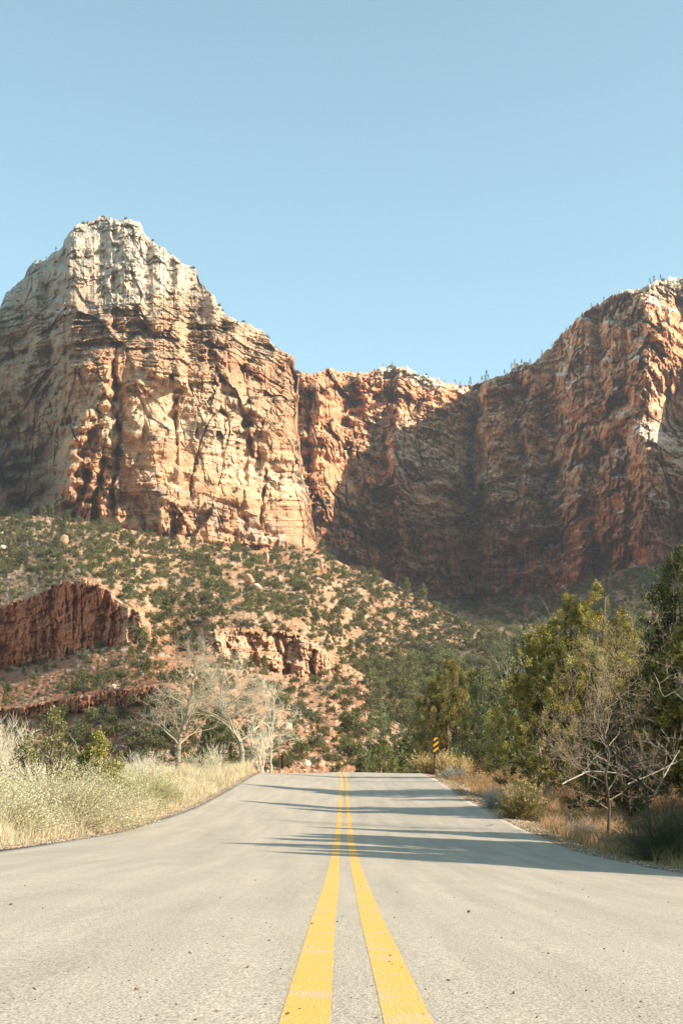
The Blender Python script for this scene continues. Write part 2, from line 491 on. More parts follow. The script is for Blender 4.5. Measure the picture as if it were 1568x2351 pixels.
# right hand edge turns away
R = R + 16 * sstep(650, 728, PX) ** 1.6
z = CAMZ + R * te
s = np.broadcast_to(s1[None, :], R.shape) + 0 * R
FWD = strokes(PX, PY, [
    ([(-200, 1010), (0, 1010), (60, 1070), (108, 1170)], 60, -20, 'g'),
    ([(-40, 1100), (90, 1180)], 60, -16, 'g'),
    ([(205, 950), (172, 1010), (158, 1060), (150, 1120), (146, 1190)], 26, 13, 'r'),
    ([(262, 870), (272, 990), (270, 1050), (262, 1110), (256, 1165)], 9, -11, 's'),
    ([(240, 905), (246, 960), (240, 1000)], 20, 7, 'r'),
    ([(405, 900), (406, 950), (408, 1015)], 4.5, -4, 's'), ([(458, 985), (452, 1050), (441, 1150)], 4.5, -4.5, 's'),
    ([(565, 975), (578, 1030), (590, 1062)], 13, -7, 'g'), ([(578, 985), (584, 1050)], 8, 7, 'r'),
    ([(612, 1075), (604, 1160), (600, 1200)], 5, -5, 's'), ([(236, 1060), (225, 1110), (210, 1150)], 10, -9, 'r'),
    ([(205, 1080), (190, 1125), (178, 1160)], 10, -9, 'r'), ([(300, 900), (305, 1000)], 22, 5, 'r'),
    ([(95, 770), (70, 830), (45, 890)], 17, 11, 'r'), ([(112, 880), (96, 930), (78, 985)], 9, -7, 'r'),
    ([(507, 770), (511, 810), (516, 850)], 13, 8, 'r'), ([(480, 790), (490, 850)], 12, -8, 'r'), ([(542, 800), (556, 862)], 15, -8, 'g'),
    ([(425, 815), (455, 850), (470, 868)], 22, 7, 'g'), ([(376, 750), (372, 775)], 11, 5, 'r'),
    ([(690, 880), (694, 960), (697, 1040)], 9, -12, 's'), ([(596, 955), (625, 975)], 24, 8, 'g'), ([(640, 905), (655, 1000), (668, 1100)], 26, 7, 'g'),
    ([(215, 560), (208, 620), (160, 690)], 13, 8, 'g'), ([(230, 540), (236, 600), (232, 660)], 11, -8, 'g'), ([(272, 560), (262, 640), (250, 720)], 12, 8, 'g'),
    ([(310, 560), (300, 640), (350, 700)], 12, 7, 'g'), ([(345, 600), (365, 680)], 9, -6, 'g'), ([(385, 610), (400, 680), (440, 740)], 14, 6, 'g'),
    ([(445, 650), (455, 720)], 9, -6, 'g'), ([(255, 750), (225, 800), (190, 850)], 30, 9, 'g'), ([(345, 740), (350, 800)], 28, 8, 'g'),
    ([(60, 700), (45, 760), (30, 810)], 9, -9, 'g'), ([(105, 680), (90, 740)], 8, -7, 'g'), ([(130, 620), (120, 700), (100, 760)], 12, 6, 'g'),
    ([(375, 1150), (372, 1215)], 11, 9, 'r'), ([(420, 1190), (425, 1245)], 16, 8, 'r'), ([(400, 1180), (395, 1235)], 9, -8, 'r'),
    ([(280, 1165), (285, 1205)], 18, 6, 'r'), ([(520, 1200), (600, 1240)], 16, 4, 'r'),
    ([(325, 1150), (332, 1215)], 13, -9, 'g'), ([(98, 1170), (98, 1195)], 8, 8, 'r')])
smooth_face = 1.15 - 0.72 * np.exp(-(segdist(PX, PY, [(340, 960), (420, 1080), (560, 1110), (650, 1170)]) / 105) ** 4)
kk = np.clip(400.0 / np.clip(PY - 440.0, 60, 400), 1, 1.55)
s_r = (PX - 250) / F * 600.0 * 1.15 * kk + 1.0 * vn(PX / 120., PY / 90., seed=925)
up_m = sstep(880, 740, PY)
rdm = (0.55 + 0.75 * sstep(-0.25, 0.2, fbm(PX / 85.0, PY / 60.0, seed=962, o=3))) * rock_disp(s_r, z * (1 + 0.5 * (kk - 1)), 100, w=1.15, fine_=0.62, ledge=1.5)
ridge = 2.0 * billow(vn(s_r / 15.0, z / 90.0, seed=926), 0.9) * up_m
fwd = 0.82 * rdm * smooth_face / kk + ridge
fwd = fwd + (0.25 + 1.2 * sstep(720, 840, PY)) * FWD + 2.5 * facet(s_r / 16.0, z / 11.0 + s_r / 40.0, seed=951) * up_m
edge = sstep(0, 10, PY - ysk) * 0.75 + 0.25
Rl = R - fwd * edge
# colour: bedding, varnish, pale cap, snow
zz = z + 2.5 * vn(s / 40, z / 10, seed=31)
band = fbm(zz / 9.0, s / 160.0, seed=32, o=4)
fine = fbm(zz / 1.3 + s * 0.06, s / 30.0, seed=33, o=3) + 0.7 * sstep(0.25, 0.6, vn(zz / 0.55 + s * 0.05, s / 14.0, seed=331)) * -1
big = fbm(s / 22.0, z / 16.0, seed=34, o=3)
up = PY - pl([(-260, 760), (0, 740), (60, 690), (150, 640), (230, 700), (330, 720), (430, 700), (500, 740), (560, 760), (728, 800)], PX) + 45 * big
c = mixc(TAN, ORANGE, np.clip(0.25 + 0.7 * band + 0.5 * big, 0, 1))
pale_zone = np.exp(-(segdist(PX, PY, [(240, 985), (330, 960), (450, 990), (540, 1075), (690, 1120)]) / 38) ** 2) + 0.7 * np.exp(-(segdist(PX, PY, [(400, 900), (560, 960)]) / 60) ** 2) \
    + 0.8 * np.exp(-(segdist(PX, PY, [(95, 790), (60, 880)]) / 24) ** 2)
c = mixc(c, PALE, np.clip(pale_zone * (0.75 + 0.8 * fine), 0, 0.9))
c = mixc(c, CREAM, sstep(110, -150, up) * 0.9)
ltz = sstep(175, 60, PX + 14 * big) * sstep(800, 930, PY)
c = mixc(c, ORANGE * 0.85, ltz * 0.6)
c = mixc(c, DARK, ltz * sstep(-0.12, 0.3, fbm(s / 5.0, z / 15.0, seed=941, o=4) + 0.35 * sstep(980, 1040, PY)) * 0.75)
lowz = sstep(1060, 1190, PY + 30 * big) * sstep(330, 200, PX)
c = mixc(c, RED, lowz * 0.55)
c = mixc(c, RED, np.clip(0.75 * np.exp(-(segdist(PX, PY, [(670, 830), (692, 900), (695, 1000)]) / 16) ** 2) + 0.55 * np.exp(-(segdist(PX, PY, [(480, 800), (560, 850), (640, 870)]) / 22) ** 2) + 0.5 * np.exp(-(segdist(PX, PY, [(190, 750), (240, 770), (160, 840)]) / 38) ** 2), 0, 0.8))
varn = sstep(0.25, 0.65, fbm(s / 7.0, z / 26.0, seed=35, o=4) + 0.6 * np.exp(-(segdist(PX, PY, [(10, 1030), (100, 1110)]) / 60) ** 2) - 0.18)
c = mixc(c, DARK, varn * 0.62)
bl = np.exp(-(segdist(PX, PY, [(350, 1105), (430, 1130), (500, 1200), (640, 1225)]) / 26) ** 2) * sstep(-0.1, 0.35, fbm(s / 8, z / 8, seed=36, o=3))
c = mixc(c, BLUEG, np.clip(bl, 0, 0.6))
c = c * (1 + 0.26 * fine + 0.14 * band)[..., None]
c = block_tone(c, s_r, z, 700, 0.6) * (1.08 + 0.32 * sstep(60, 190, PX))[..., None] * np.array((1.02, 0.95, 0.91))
slope_up = np.gradient(Rl, axis=0) / (np.abs(np.gradient(PY, axis=0)) + 1e-6)
ledgy = sstep(0.55, 1.3, slope_up)
c = mixc(c, np.array((0.42, 0.34, 0.22)), ledgy * 0.35)
veg = ledgy * sstep(0.25, 0.5, vn(s / 2.2, z / 1.5, seed=38) + 0.25)
c = mixc(c, np.array((0.06, 0.075, 0.04)), veg * 0.6)
sn = sstep(0.35, 0.6, ledgy * (0.7 + 0.6 * vn(s / 3, z / 2, seed=37))) * sstep(840, 700, PY) * sstep(520, 100, PX)
c = mixc(c, SNOW, sn * 0.25)
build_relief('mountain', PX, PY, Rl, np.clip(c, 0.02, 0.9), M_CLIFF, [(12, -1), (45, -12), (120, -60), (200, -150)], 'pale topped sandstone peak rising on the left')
MT_LEFT = GR['mountain']

# ---- right mountain and the cirque wall
SKY_R = [(590, 850), (640, 846), (671, 848), (700, 855), (711, 857), (733, 853), (750, 847), (762, 846), (785, 853), (802, 852), (830, 855), (850, 855), (865, 847), (900, 839),
         (917, 843), (940, 846), (957, 858), (985, 863), (1003, 869), (1020, 881), (1043, 881), (1071, 886), (1094, 878), (1123, 869), (1157, 863),
         (1168, 858), (1174, 843), (1191, 835), (1214, 835), (1237, 826), (1243, 815), (1266, 798), (1277, 780), (1294, 763), (1317, 740),
         (1334, 723), (1357, 706), (1380, 692), (1409, 677), (1437, 666), (1471, 660), (1489, 652), (1517, 643), (1546, 639), (1568, 638),
         (1640, 652), (1720, 685), (1850, 705), (2000, 720), (2100, 700), (2400, 940), (2700, 1120)]
BASE_R = [(590, 1290), (720, 1262), (800, 1305), (900, 1343), (1000, 1368), (1080, 1376), (1180, 1378), (1280, 1366), (1350, 1334), (1450, 1312), (1568, 1292), (1700, 1290), (2100, 1320), (2700, 1500)]
RB_R = [(590, 800), (700, 806), (735, 800), (760, 835), (790, 872), (850, 900), (893, 908), (906, 888), (945, 925), (1020, 945), (1078, 985), (1096, 992), (1112, 942), (1190, 932), (1212, 905), (1250, 915), (1286, 905), (1306, 842), (1340, 815),
        (1378, 818), (1402, 780), (1440, 765), (1475, 722), (1510, 722), (1568, 750), (1700, 740), (1850, 680), (2000, 600), (2100, 530), (2700, 400)]

def ysky_r(px):
    return pl(SKY_R, px) + 2.2 * vn(px / 10.0, seed=43) + 1.2 * vn(px / 3.7, seed=44) + 4.5 * facet(px / 15.0, 0.5, seed=46) + 2.0 * facet(px / 6.0, 0.5, seed=47)
pxs = np.concatenate([np.linspace(590, 1700, 820), np.linspace(1706, 2700, 140)])
t = np.linspace(0, 1, 480)[:, None]
yt, yb = ysky_r(pxs)[None], pl(BASE_R, pxs)[None]
PY = yb + (yt - yb) * t
PX = np.broadcast_to(pxs[None], PY.shape)
rb = pl(RB_R, pxs)
rb[:820] = np.convolve(np.pad(rb[:820], 3, 'edge'), np.ones(7) / 7, 'valid')
s1 = s_coord(pxs, rb)
ledge_line = pl([(590, 1120), (720, 1130), (850, 1160), (1000, 1195), (1100, 1190), (1250, 1180), (1350, 1110), (1450, 1120), (1700, 1150), (2700, 1300)], PX)
al = 84 - 0 * PX
q = PY - ledge_line
al = al - 7 * sstep(0, -60, q) - 4 * sstep(-60, -320, q) - 12 * sstep(760, 660, PY)
al = al + 9 * vn(PX / 70.0, PY / 24.0, seed=51) + 8 * vn(PX / 25.0, PY / 11.0, seed=52)
for pts, w, a in (([(760, 1170), (900, 1150), (1000, 1200), (1100, 1198), (1200, 1205), (1270, 1200)], 9, 36), ([(720, 1140), (800, 1165)], 16, 25),
                  ([(1280, 1110), (1240, 1090), (1180, 1100)], 14, 26), ([(780, 960), (900, 975), (1020, 960), (1080, 975)], 6, 30),
                  ([(860, 862), (960, 868), (1020, 885)], 12, 40), ([(1440, 950), (1500, 970), (1568, 990)], 9, 24),
                  ([(1380, 770), (1450, 790), (1568, 800)], 8, 22), ([(1340, 860), (1380, 900), (1360, 960)], 9, 22), ([(1568, 1230), (1480, 1215)], 8, 22)):
    al = al - a * np.exp(-(segdist(PX, PY, pts) / w) ** 2)
al = np.clip(al, 34, 88)
te = tan_e(PY); dte = np.diff(te, axis=0)
R = np.empty(PX.shape); R[0] = rb
ta = np.maximum(np.tan(np.radians(al)), te + 0.42)
for i in range(1, len(R)):
    R[i] = R[i - 1] * (1 + dte[i - 1] / (ta[i] - te[i]))
ker = np.hanning(13); ker /= ker.sum()
R = np.apply_along_axis(lambda a_: np.convolve(np.pad(a_, 6, 'edge'), ker, 'valid'), 1, R)
ysk = PY[-1][None, :]
R = R + 14 * np.exp(-np.clip(PY - pl(SKY_R, PX), 0, None) / 16.0)
wobx = 24 * fbm(PX / 140.0, PY / 60.0, seed=913, o=3) + 8 * vn(PX / 26.0, PY / 14.0, seed=914)
R = R * (pl(RB_R, PX + wobx) / pl(RB_R, PX))
# the corner of the right mountain turns towards the sun
R = R + 55 * sstep(0, 130, PX - pl([(600, 1290), (700, 1440), (760, 1480), (850, 1490), (900, 1450), (960, 1430), (1050, 1520), (1100, 1600), (1300, 1700)], PY)) * sstep(1110, 1030, PY) * sstep(1250, 1420, PX)
z = CAMZ + R * te
s = np.broadcast_to(s1[None, :], R.shape) + 0 * R
FWD = strokes(PX, PY, [
    ([(740, 900), (745, 1000), (735, 1090)], 46, 16, 'g'), ([(712, 900), (708, 1000), (712, 1100)], 7, -9, 's'),
    ([(725, 890), (735, 925)], 12, 9, 'r'), ([(825, 870), (845, 925)], 20, 9, 'g'), ([(790, 940), (800, 1080), (830, 1170)], 10, -7, 'g'),
    ([(1100, 890), (1085, 1000), (1080, 1130), (1095, 1180)], 10, -12, 'g'), ([(900, 1010), (902, 1100), (925, 1250), (945, 1320)], 12, 12, 'r'),
    ([(880, 1010), (884, 1090)], 9, -6, 'r'), ([(1140, 880), (1180, 850)], 30, 6, 'g'), ([(1200, 1000), (1210, 1080)], 5, -7, 's'),
    ([(1290, 1170), (1280, 1250), (1305, 1330)], 16, -9, 'g'), ([(1325, 1150), (1330, 1310)], 13, 8, 'r'), ([(1385, 1130), (1380, 1300)], 9, 6, 'r'),
    ([(1430, 1120), (1425, 1300)], 9, 5, 'r'), ([(1355, 1180), (1355, 1310)], 6, -6, 's'), ([(1405, 1150), (1402, 1310)], 6, -6, 's'), 
    ([(1460, 830), (1490, 870)], 14, 8, 'r'), ([(1430, 880), (1420, 950)], 12, -6, 'g'), ([(1455, 955), (1490, 1040)], 20, 9, 'g'),
    ([(1380, 830), (1370, 920)], 12, 6, 'g'), ([(1250, 900), (1235, 1020)], 9, -6, 'g'), ([(1310, 880), (1300, 1010)], 9, 6, 'g'),
    ([(1545, 720), (1568, 760)], 14, 7, 'g'), ([(1040, 1220), (1180, 1300)], 90, -9, 'g')])
s = (PX - 784) / F * 860.0
slab = 0.5 + 0.85 * sstep(-0.22, 0.22, fbm(PX / 95.0, PY / 75.0, seed=961, o=3))
fwd = 1.75 * slab * rock_disp(s, z, 300, w=1.2, ledge=1.7, fine_=1.05, crack=2.2) * (1 - 0.4 * np.exp(-(segdist(PX, PY, [(900, 1030), (1060, 1080)]) / 70) ** 2)) + 1.8 * FWD
edge = sstep(0, 10, PY - ysk) * 0.75 + 0.25
Rr = R - fwd * edge
gully = sstep(1.0, -5.0, fwd - 17) * sstep(-0.2, 0.3, vn(PX / 22.0, PY / 18.0, seed=915))
zz = z + 4 * vn(s / 60, z / 16, seed=61)
band = fbm(zz / 12.0, s / 220.0, seed=62, o=4)
fine = fbm(zz / 1.8 + s * 0.05, s / 40.0, seed=63, o=3) - 0.7 * sstep(0.25, 0.6, vn(zz / 0.9 + s * 0.04, s / 20.0, seed=631))
big = fbm(s / 30.0, z / 22.0, seed=64, o=3)
c = mixc(ORANGE * 1.1, TAN, np.clip(0.30 + 0.8 * band + 0.5 * big, 0, 1))
greyz = np.exp(-(segdist(PX, PY, [(900, 1020), (1040, 1080), (1160, 1120), (1260, 1110)]) / 75) ** 2)
c = mixc(c, PALE * 0.8, np.clip(greyz * 0.9 + 0.3 * fine * greyz, 0, 0.9))
c = mixc(c, RED * 0.85, sstep(1130, 1215, PY + 25 * big) * 0.8)
c = mixc(c, ORANGE, np.clip(sstep(960, 900, PY) * sstep(1080, 900, PX), 0, 1) * 0.7)
c = mixc(c, CREAM, np.clip(np.exp(-(segdist(PX, PY, [(880, 850), (940, 855), (1000, 880)]) / 16) ** 2) + sstep(700, 655, PY + 12 * big) + np.exp(-(segdist(PX, PY, [(1500, 1000), (1568, 1020)]) / 42) ** 2), 0, 0.85))
varn = sstep(0.0, 0.5, fbm(s / 6.0, z / 40.0, seed=65, o=4) + 0.35 * sstep(1150, 1220, PY) - 0.2)
c = mixc(c, DARK, varn * 0.42)
c = c * (1 + 0.30 * fine + 0.25 * band)[..., None]
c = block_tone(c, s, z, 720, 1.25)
slope_up = np.gradient(Rr, axis=0) / (np.abs(np.gradient(PY, axis=0)) + 1e-6)
ledgy = sstep(0.7, 1.7, slope_up)
c = mixc(c, np.array((0.30, 0.25, 0.17)), ledgy * 0.3)
veg = np.clip(ledgy + 0.8 * gully, 0, 1) * sstep(0.1, 0.4, vn(s / 3.2, z / 2.6, seed=68) + 0.2)
c = mixc(c, np.array((0.05, 0.065, 0.04)), veg * 0.42)
sn = sstep(0.3, 0.5, ledgy * (0.55 + 1.0 * vn(s / 5, z / 3, seed=67))) * sstep(1020, 1200, PX + 0.4 * (1100 - PY))
sn = sn * sstep(0.1, 0.4, vn(PX / 40., PY / 30., seed=68)) 
c = mixc(c, SNOW, np.clip(sn, 0, 1) * 0.5)
vst = fbm(PX / 7.0, PY / 120.0, seed=931, o=4)
low = sstep(1195, 1230, PY + 0.5 * (PX - 1000) * 0)
c = mixc(c, np.array((0.075, 0.065, 0.065)), sstep(0.05, 0.4, vst) * low * 0.5)
c = mixc(c, np.array((0.40, 0.13, 0.05)), sstep(0.05, 0.4, -vst) * low * 0.6)
VEGC = np.array((0.045, 0.065, 0.045))
vlines = np.exp(-(segdist(PX, PY, [(715, 1150), (800, 1168), (870, 1165), (905, 1160), (1000, 1203), (1100, 1200), (1200, 1207), (1275, 1200)]) / 11) ** 2) + 0.8 * np.exp(-(segdist(PX, PY, [(1092, 885), (1096, 960), (1075, 1000), (1082, 1130)]) / 8) ** 2) \
    + 0.9 * np.exp(-(segdist(PX, PY, [(1150, 1120), (1215, 1095), (1275, 1110)]) / 15) ** 2) + 0.8 * np.exp(-(segdist(PX, PY, [(790, 960), (900, 978), (1010, 962)]) / 5) ** 2) + 0.7 * np.exp(-(segdist(PX, PY, [(1340, 850), (1375, 900), (1350, 985), (1380, 1050)]) / 10) ** 2) \
    + 0.8 * np.exp(-(segdist(PX, PY, [(725, 1150), (735, 1240), (790, 1290)]) / 22) ** 2)
gate = sstep(-0.25, 0.15, fbm(PX / 11.0, PY / 7.0, seed=932, o=3))
c = mixc(c, VEGC, np.clip(vlines, 0, 1) * gate * 0.85)
c = mixc(c, SNOW, np.clip(vlines, 0, 1) * sstep(0.15, 0.35, fbm(PX / 9.0, PY / 3.0, seed=933, o=3)) * sstep(900, 1050, PX) * 0.55)
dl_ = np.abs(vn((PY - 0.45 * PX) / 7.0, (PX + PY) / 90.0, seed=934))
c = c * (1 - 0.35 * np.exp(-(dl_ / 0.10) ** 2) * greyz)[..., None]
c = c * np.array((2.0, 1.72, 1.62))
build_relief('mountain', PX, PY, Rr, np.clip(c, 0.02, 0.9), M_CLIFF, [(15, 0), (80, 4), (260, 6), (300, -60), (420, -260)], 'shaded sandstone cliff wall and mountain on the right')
GR['cirque'] = GR['mountain']

# ---- the shaded wooded valley slope below the cirque wall
VB = [(560, 1800), (1200, 1800), (1500, 1795), (2700, 1850)]
pxs = np.linspace(560, 2700, 420)
t = np.linspace(0, 1, 170)[:, None]
yt, yb = (pl(BASE_R, pxs) - 10)[None], pl(VB, pxs)[None]
PY = yb + (yt - yb) * t
PX = np.broadcast_to(pxs[None], PY.shape)
rtop = pl(RB_R, pxs)[None] + 4
lr = np.zeros(PX.shape)
for j in range(len(pxs)):
    p = pxs[j]
    ys = [yb[0, j], 1700, 1600, 1520, 1460, yt[0, j] + 35, yt[0, j]]
    k = float(sstep(1380, 1500, p))
    rs = [190, 250 * (1 - k) + 150 * k, 330 * (1 - k) + 165 * k, 430 * (1 - k) + 185 * k, 520 * (1 - k * .3), rtop[0, j] * 0.93, rtop[0, j]]
    o_ = np.argsort([-y for y in ys])
    lr[:, j] = np.interp(-PY[:, j], [-ys[i] for i in o_], np.log([rs[i] for i in o_]))
R = np.exp(lr)
R = R * (1 + 0.035 * fbm(PX / 90.0, PY / 40.0, seed=71) + 0.012 * vn(PX / 18., PY / 8., seed=72))
n1 = fbm(PX / 30.0, PY / 14.0, seed=73)
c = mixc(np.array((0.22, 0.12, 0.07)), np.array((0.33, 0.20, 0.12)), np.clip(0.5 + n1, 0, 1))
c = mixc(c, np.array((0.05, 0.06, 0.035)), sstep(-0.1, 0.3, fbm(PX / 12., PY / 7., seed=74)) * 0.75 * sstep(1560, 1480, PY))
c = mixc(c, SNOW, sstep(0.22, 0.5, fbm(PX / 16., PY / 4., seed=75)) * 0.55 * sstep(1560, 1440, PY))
k2 = sstep(1380, 1500, PX) * sstep(1470, 1490, PY)
c = mixc(c, np.array((0.5, 0.26, 0.14)), k2 * 0.8)
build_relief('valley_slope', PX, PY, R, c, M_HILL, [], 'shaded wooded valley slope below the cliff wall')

# ---- the sunlit hill in front of the left mountain
HX = (-320, 1240)
def L(pts): return lambda p: pl(pts, p)
y_foot = L([(-320, 1960), (1240, 1925)]); r_foot = L([(-320, 150), (0, 146), (480, 138), (950, 140), (1240, 160)])
y_l1 = L([(-320, 1700), (0, 1660), (130, 1640), (260, 1622), (400, 1605), (480, 1640), (640, 1655), (760, 1675), (950, 1730), (1240, 1790)])
r_l1 = L([(-320, 250), (0, 232), (200, 212), (330, 200), (430, 190), (560, 200), (700, 214), (850, 228), (1240, 260)])
hb = L([(-320, 26), (0, 28), (380, 36), (450, 6), (1240, 5)])
y_l3 = L([(-320, 1580), (0, 1540), (86, 1522), (156, 1508), (208, 1487), (299, 1480), (330, 1472), (400, 1500), (483, 1485), (525, 1512), (587, 1533), (642, 1551), (712, 1559), (764, 1545), (800, 1580), (950, 1680), (1240, 1775)])
r_l3 = L([(-320, 350), (-60, 330), (60, 318), (156, 300), (240, 285), (300, 272), (335, 276), (400, 284), (483, 284), (560, 288), (650, 296), (712, 304), (764, 316), (850, 300), (950, 275), (1240, 290)])
y_l4 = L([(-320, 1430), (-60, 1405), (0, 1395), (65, 1373), (104, 1355), (156, 1336), (187, 1334), (229, 1342), (260, 1366), (272, 1390), (300, 1396), (325, 1402), (336, 1440), (350, 1470), (400, 1488), (462, 1476), (483, 1452), (560, 1450), (600, 1450), (642, 1457), (702, 1465), (730, 1488), (764, 1515), (800, 1562), (950, 1665), (1240, 1765)])
y_sp = L([(-320, 1425), (0, 1388), (187, 1322), (300, 1380), (350, 1450), (480, 1420), (560, 1418), (640, 1430), (700, 1445), (760, 1488), (820, 1540), (880, 1580), (930, 1620), (965, 1668), (1240, 1760)])
y_rg = L([(-320, 1150), (0, 1178), (130, 1188), (200, 1198), (330, 1222), (420, 1247), (520, 1262), (620, 1265), (700, 1255), (740, 1270), (800, 1300), (880, 1328), (950, 1365), (1000, 1390), (1060, 1420), (1110, 1452), (1140, 1485), (1152, 1530), (1170, 1600), (1240, 1750)])
r_rg = L([(-320, 610), (0, 585), (140, 545), (330, 535), (520, 560), (700, 600), (800, 590), (900, 570), (1000, 540), (1060, 520), (1145, 500), (1240, 490)])
pxs = np.linspace(HX[0], HX[1], 900)
nr = 640
yt = y_rg(pxs) + 2 * vn(pxs / 12., seed=80); yb = y_foot(pxs)
t = np.linspace(0, 1, nr)[:, None]
PY = yb[None] + (yt - yb)[None] * (1 - (1 - t) ** 1.15)
PX = np.broadcast_to(pxs[None], PY.shape)
R = np.empty(PX.shape)
for j, p in enumerate(pxs):
    f = lambda g: float(g(p))
    yl1, yl2 = f(y_l1), f(y_l1) - f(hb)
    yl3 = min(f(y_l3), yl2 - 8); yl4 = min(f(y_l4), yl3 - 3)
    ysp = min(f(y_sp), yl4 - 4)
    ymid = ysp - 6
    ytop = yt[j]
    r3 = f(r_l3)
    ch = yl3 - yl4
    rs4 = r3 + 2 + 0.045 * ch
    rsp = rs4 * (1 + 0.0016 * (yl4 - ysp))
    gap = float(np.interp(p, [-320, 300, 560, 700, 800, 960, 1240], [0.02, 0.02, 0.03, 0.08, 0.2, 0.3, 0.3]))
    rr = f(r_rg)
    ys = [yb[j], yl1, yl2, yl3, yl4, ysp, ymid, ytop]
    if ymid < ytop + 6:
        ys[-1] = ymid - 6
    rs = [f(r_foot), f(r_l1), f(r_l1) + 3, r3, rs4, rsp, rsp * (1 + gap), rr]
    R[:, j] = np.exp(np.interp(-PY[:, j], [-y for y in ys], np.log(rs)))
k = np.ones(9) / 9
R = np.apply_along_axis(lambda a: np.convolve(np.pad(a, 4, 'edge'), k, 'valid'), 1, R)
lin3 = y_l3(PX); lin4 = y_l4(PX); l1 = y_l1(PX); l2 = l1 - hb(PX)
wob = 7 * vn(PX / 16., PY / 16., seed=81) + 3 * vn(PX / 5., PY / 5., seed=82) + 6 * facet(PX / 14., PY / 40., seed=83)
cliffm = sstep(4, -4, PY - lin3 + wob) * sstep(-3, 3, PY - lin4 + wob) * np.clip(sstep(352, 325, PX) + sstep(470, 490, PX) * sstep(775, 755, PX), 0, 1)
ledgem = sstep(3, -3, PY - l1 + wob) * sstep(-3, 3, PY - l2 + wob) * sstep(445, 415, PX)
s1 = s_coord(pxs, r_l3(pxs))
s = np.broadcast_to(s1[None], R.shape) + 0 * R
z = CAMZ + R * tan_e(PY)
rd = 0.95 * rock_disp(s, z, 500, w=0.36, ledge=1.9, block=1.4)
big_f = strokes(PX, PY, [([(292, 1400), (290, 1470)], 13, 3.0, 'r'), ([(318, 1410), (318, 1460)], 9, 2.6, 'r'), ([(195, 1350), (206, 1480)], 50, 2.0, 'g'), ([(247, 1390), (250, 1480)], 14, -1.6, 'g'),
                         ([(190, 1345), (260, 1380)], 14, 2.0, 'g'), ([(60, 1400), (85, 1520)], 16, 2.5, 'g'), ([(20, 1440), (10, 1530)], 16, -2.5, 'g'), ([(110, 1380), (130, 1500)], 18, -2.0, 'g'),
                         ([(500, 1455), (505, 1500)], 16, 2.2, 'r'), ([(545, 1460), (550, 1520)], 14, 1.8, 'r'), ([(612, 1462), (640, 1545)], 20, 3.2, 'r'), ([(580, 1480), (585, 1530)], 10, -1.6, 'r'),
                         ([(655, 1480), (660, 1555)], 12, -3.8, 's'), ([(690, 1490), (695, 1558)], 16, 2.8, 'r'), ([(735, 1500), (745, 1548)], 12, 2.2, 'r'), ([(718, 1490), (720, 1550)], 6, -2.0, 's')])
bould = 0
for sc, am, sd in ((16., 2.4, 90), (7., 1.1, 91), (3.2, 0.55, 92)):
    f1, f2, cid = voro(PX / sc + 0.3 * vn(PX / sc, PY / sc, seed=sd), PY / (sc * 0.7), seed=sd)
    bould = bould + am * np.clip(0.62 - f1, 0, 1) * sstep(0.45, 0.8, cid)
n_rk = fbm(PX / 80., PY / 40., seed=99, o=2)
gull = fbm(PX / 70. + PY / 220., PY / 120., seed=95, o=3)
talus = 5.0 * gull + 1.8 * fbm(PX / 14., PY / 9., seed=96, o=4) + bould + 1.5 * facet(PX / 26., PY / 13., seed=97) * sstep(0.0, 0.3, n_rk) + 0.6 * facet(PX / 9., PY / 5., seed=98)
fwd = np.clip(cliffm + ledgem, 0, 1) * (rd + big_f * cliffm) + (1 - np.clip(cliffm + ledgem, 0, 1)) * talus * (R / 300) * sstep(1900, 1760, PY)
Rh = R - fwd
n1 = fbm(PX / 60., PY / 34., seed=101, o=4); n2 = fbm(PX / 9., PY / 5., seed=102, o=3)
SOIL = np.array((0.40, 0.19, 0.09)); SOILR = np.array((0.34, 0.13, 0.055)); SOILT = np.array((0.47, 0.30, 0.175))
redness = sstep(1400, 1540, PY + 60 * n1 + 0.10 * (400 - PX)) * sstep(560, 330, PX) + 0.45 * sstep(1540, 1620, PY + 30 * n1) * sstep(1000, 760, PX) * sstep(640, 720, PX)
c = mixc(SOIL, SOILT, np.clip(0.45 + 0.9 * n1 + 0.5 * n2, 0, 1))
c = mixc(c, SOILR, np.clip(redness + 0.3 * sstep(0.1, 0.5, n1), 0, 1) * 0.85)
c = c * (1 + 0.35 * n2)[..., None]
c = mixc(c, np.array((0.60, 0.47, 0.34)), sstep(0.5, 1.2, bould) * 0.55)
c = mixc(c, np.array((0.2, 0.17, 0.09)), sstep(0.15, 0.5, fbm(PX / 7., PY / 4., seed=104)) * 0.4)
strat = fbm(z / 1.2, s / 30., seed=105)
vst = fbm(s / 1.6, z / 9., seed=107, o=3)
cl_l = mixc(np.array((0.42, 0.125, 0.05)), np.array((0.56, 0.20, 0.085)), np.clip(0.4 + 1.3 * strat + 0.5 * vst, 0, 1))
cl_l = mixc(cl_l, DARK, sstep(0.1, 0.5, vst) * 0.4)
cl_l = mixc(cl_l, np.array((0.55, 0.33, 0.2)), np.clip(sstep(262, 300, PX) + sstep(14, 0, PY - lin4) * sstep(150, 200, PX), 0, 1) * 0.8)
cl_r = mixc(np.array((0.55, 0.35, 0.22)), np.array((0.46, 0.23, 0.12)), np.clip(0.35 + strat + 0.6 * vst, 0, 1))
cl = np.where((PX < 400)[..., None], cl_l, cl_r)
cl = cl * (1 + 0.15 * n2)[..., None]
c = mixc(c, cl, cliffm)
c = mixc(c, np.array((0.38, 0.14, 0.06)) * (1 + 0.3 * vst)[..., None], ledgem)
build_relief('hillside', PX, PY, Rh, np.clip(c, 0.02, 0.9), M_HILL, [(8, -1), (30, -14), (60, -40)], 'sunlit rocky talus hillside dotted with junipers')

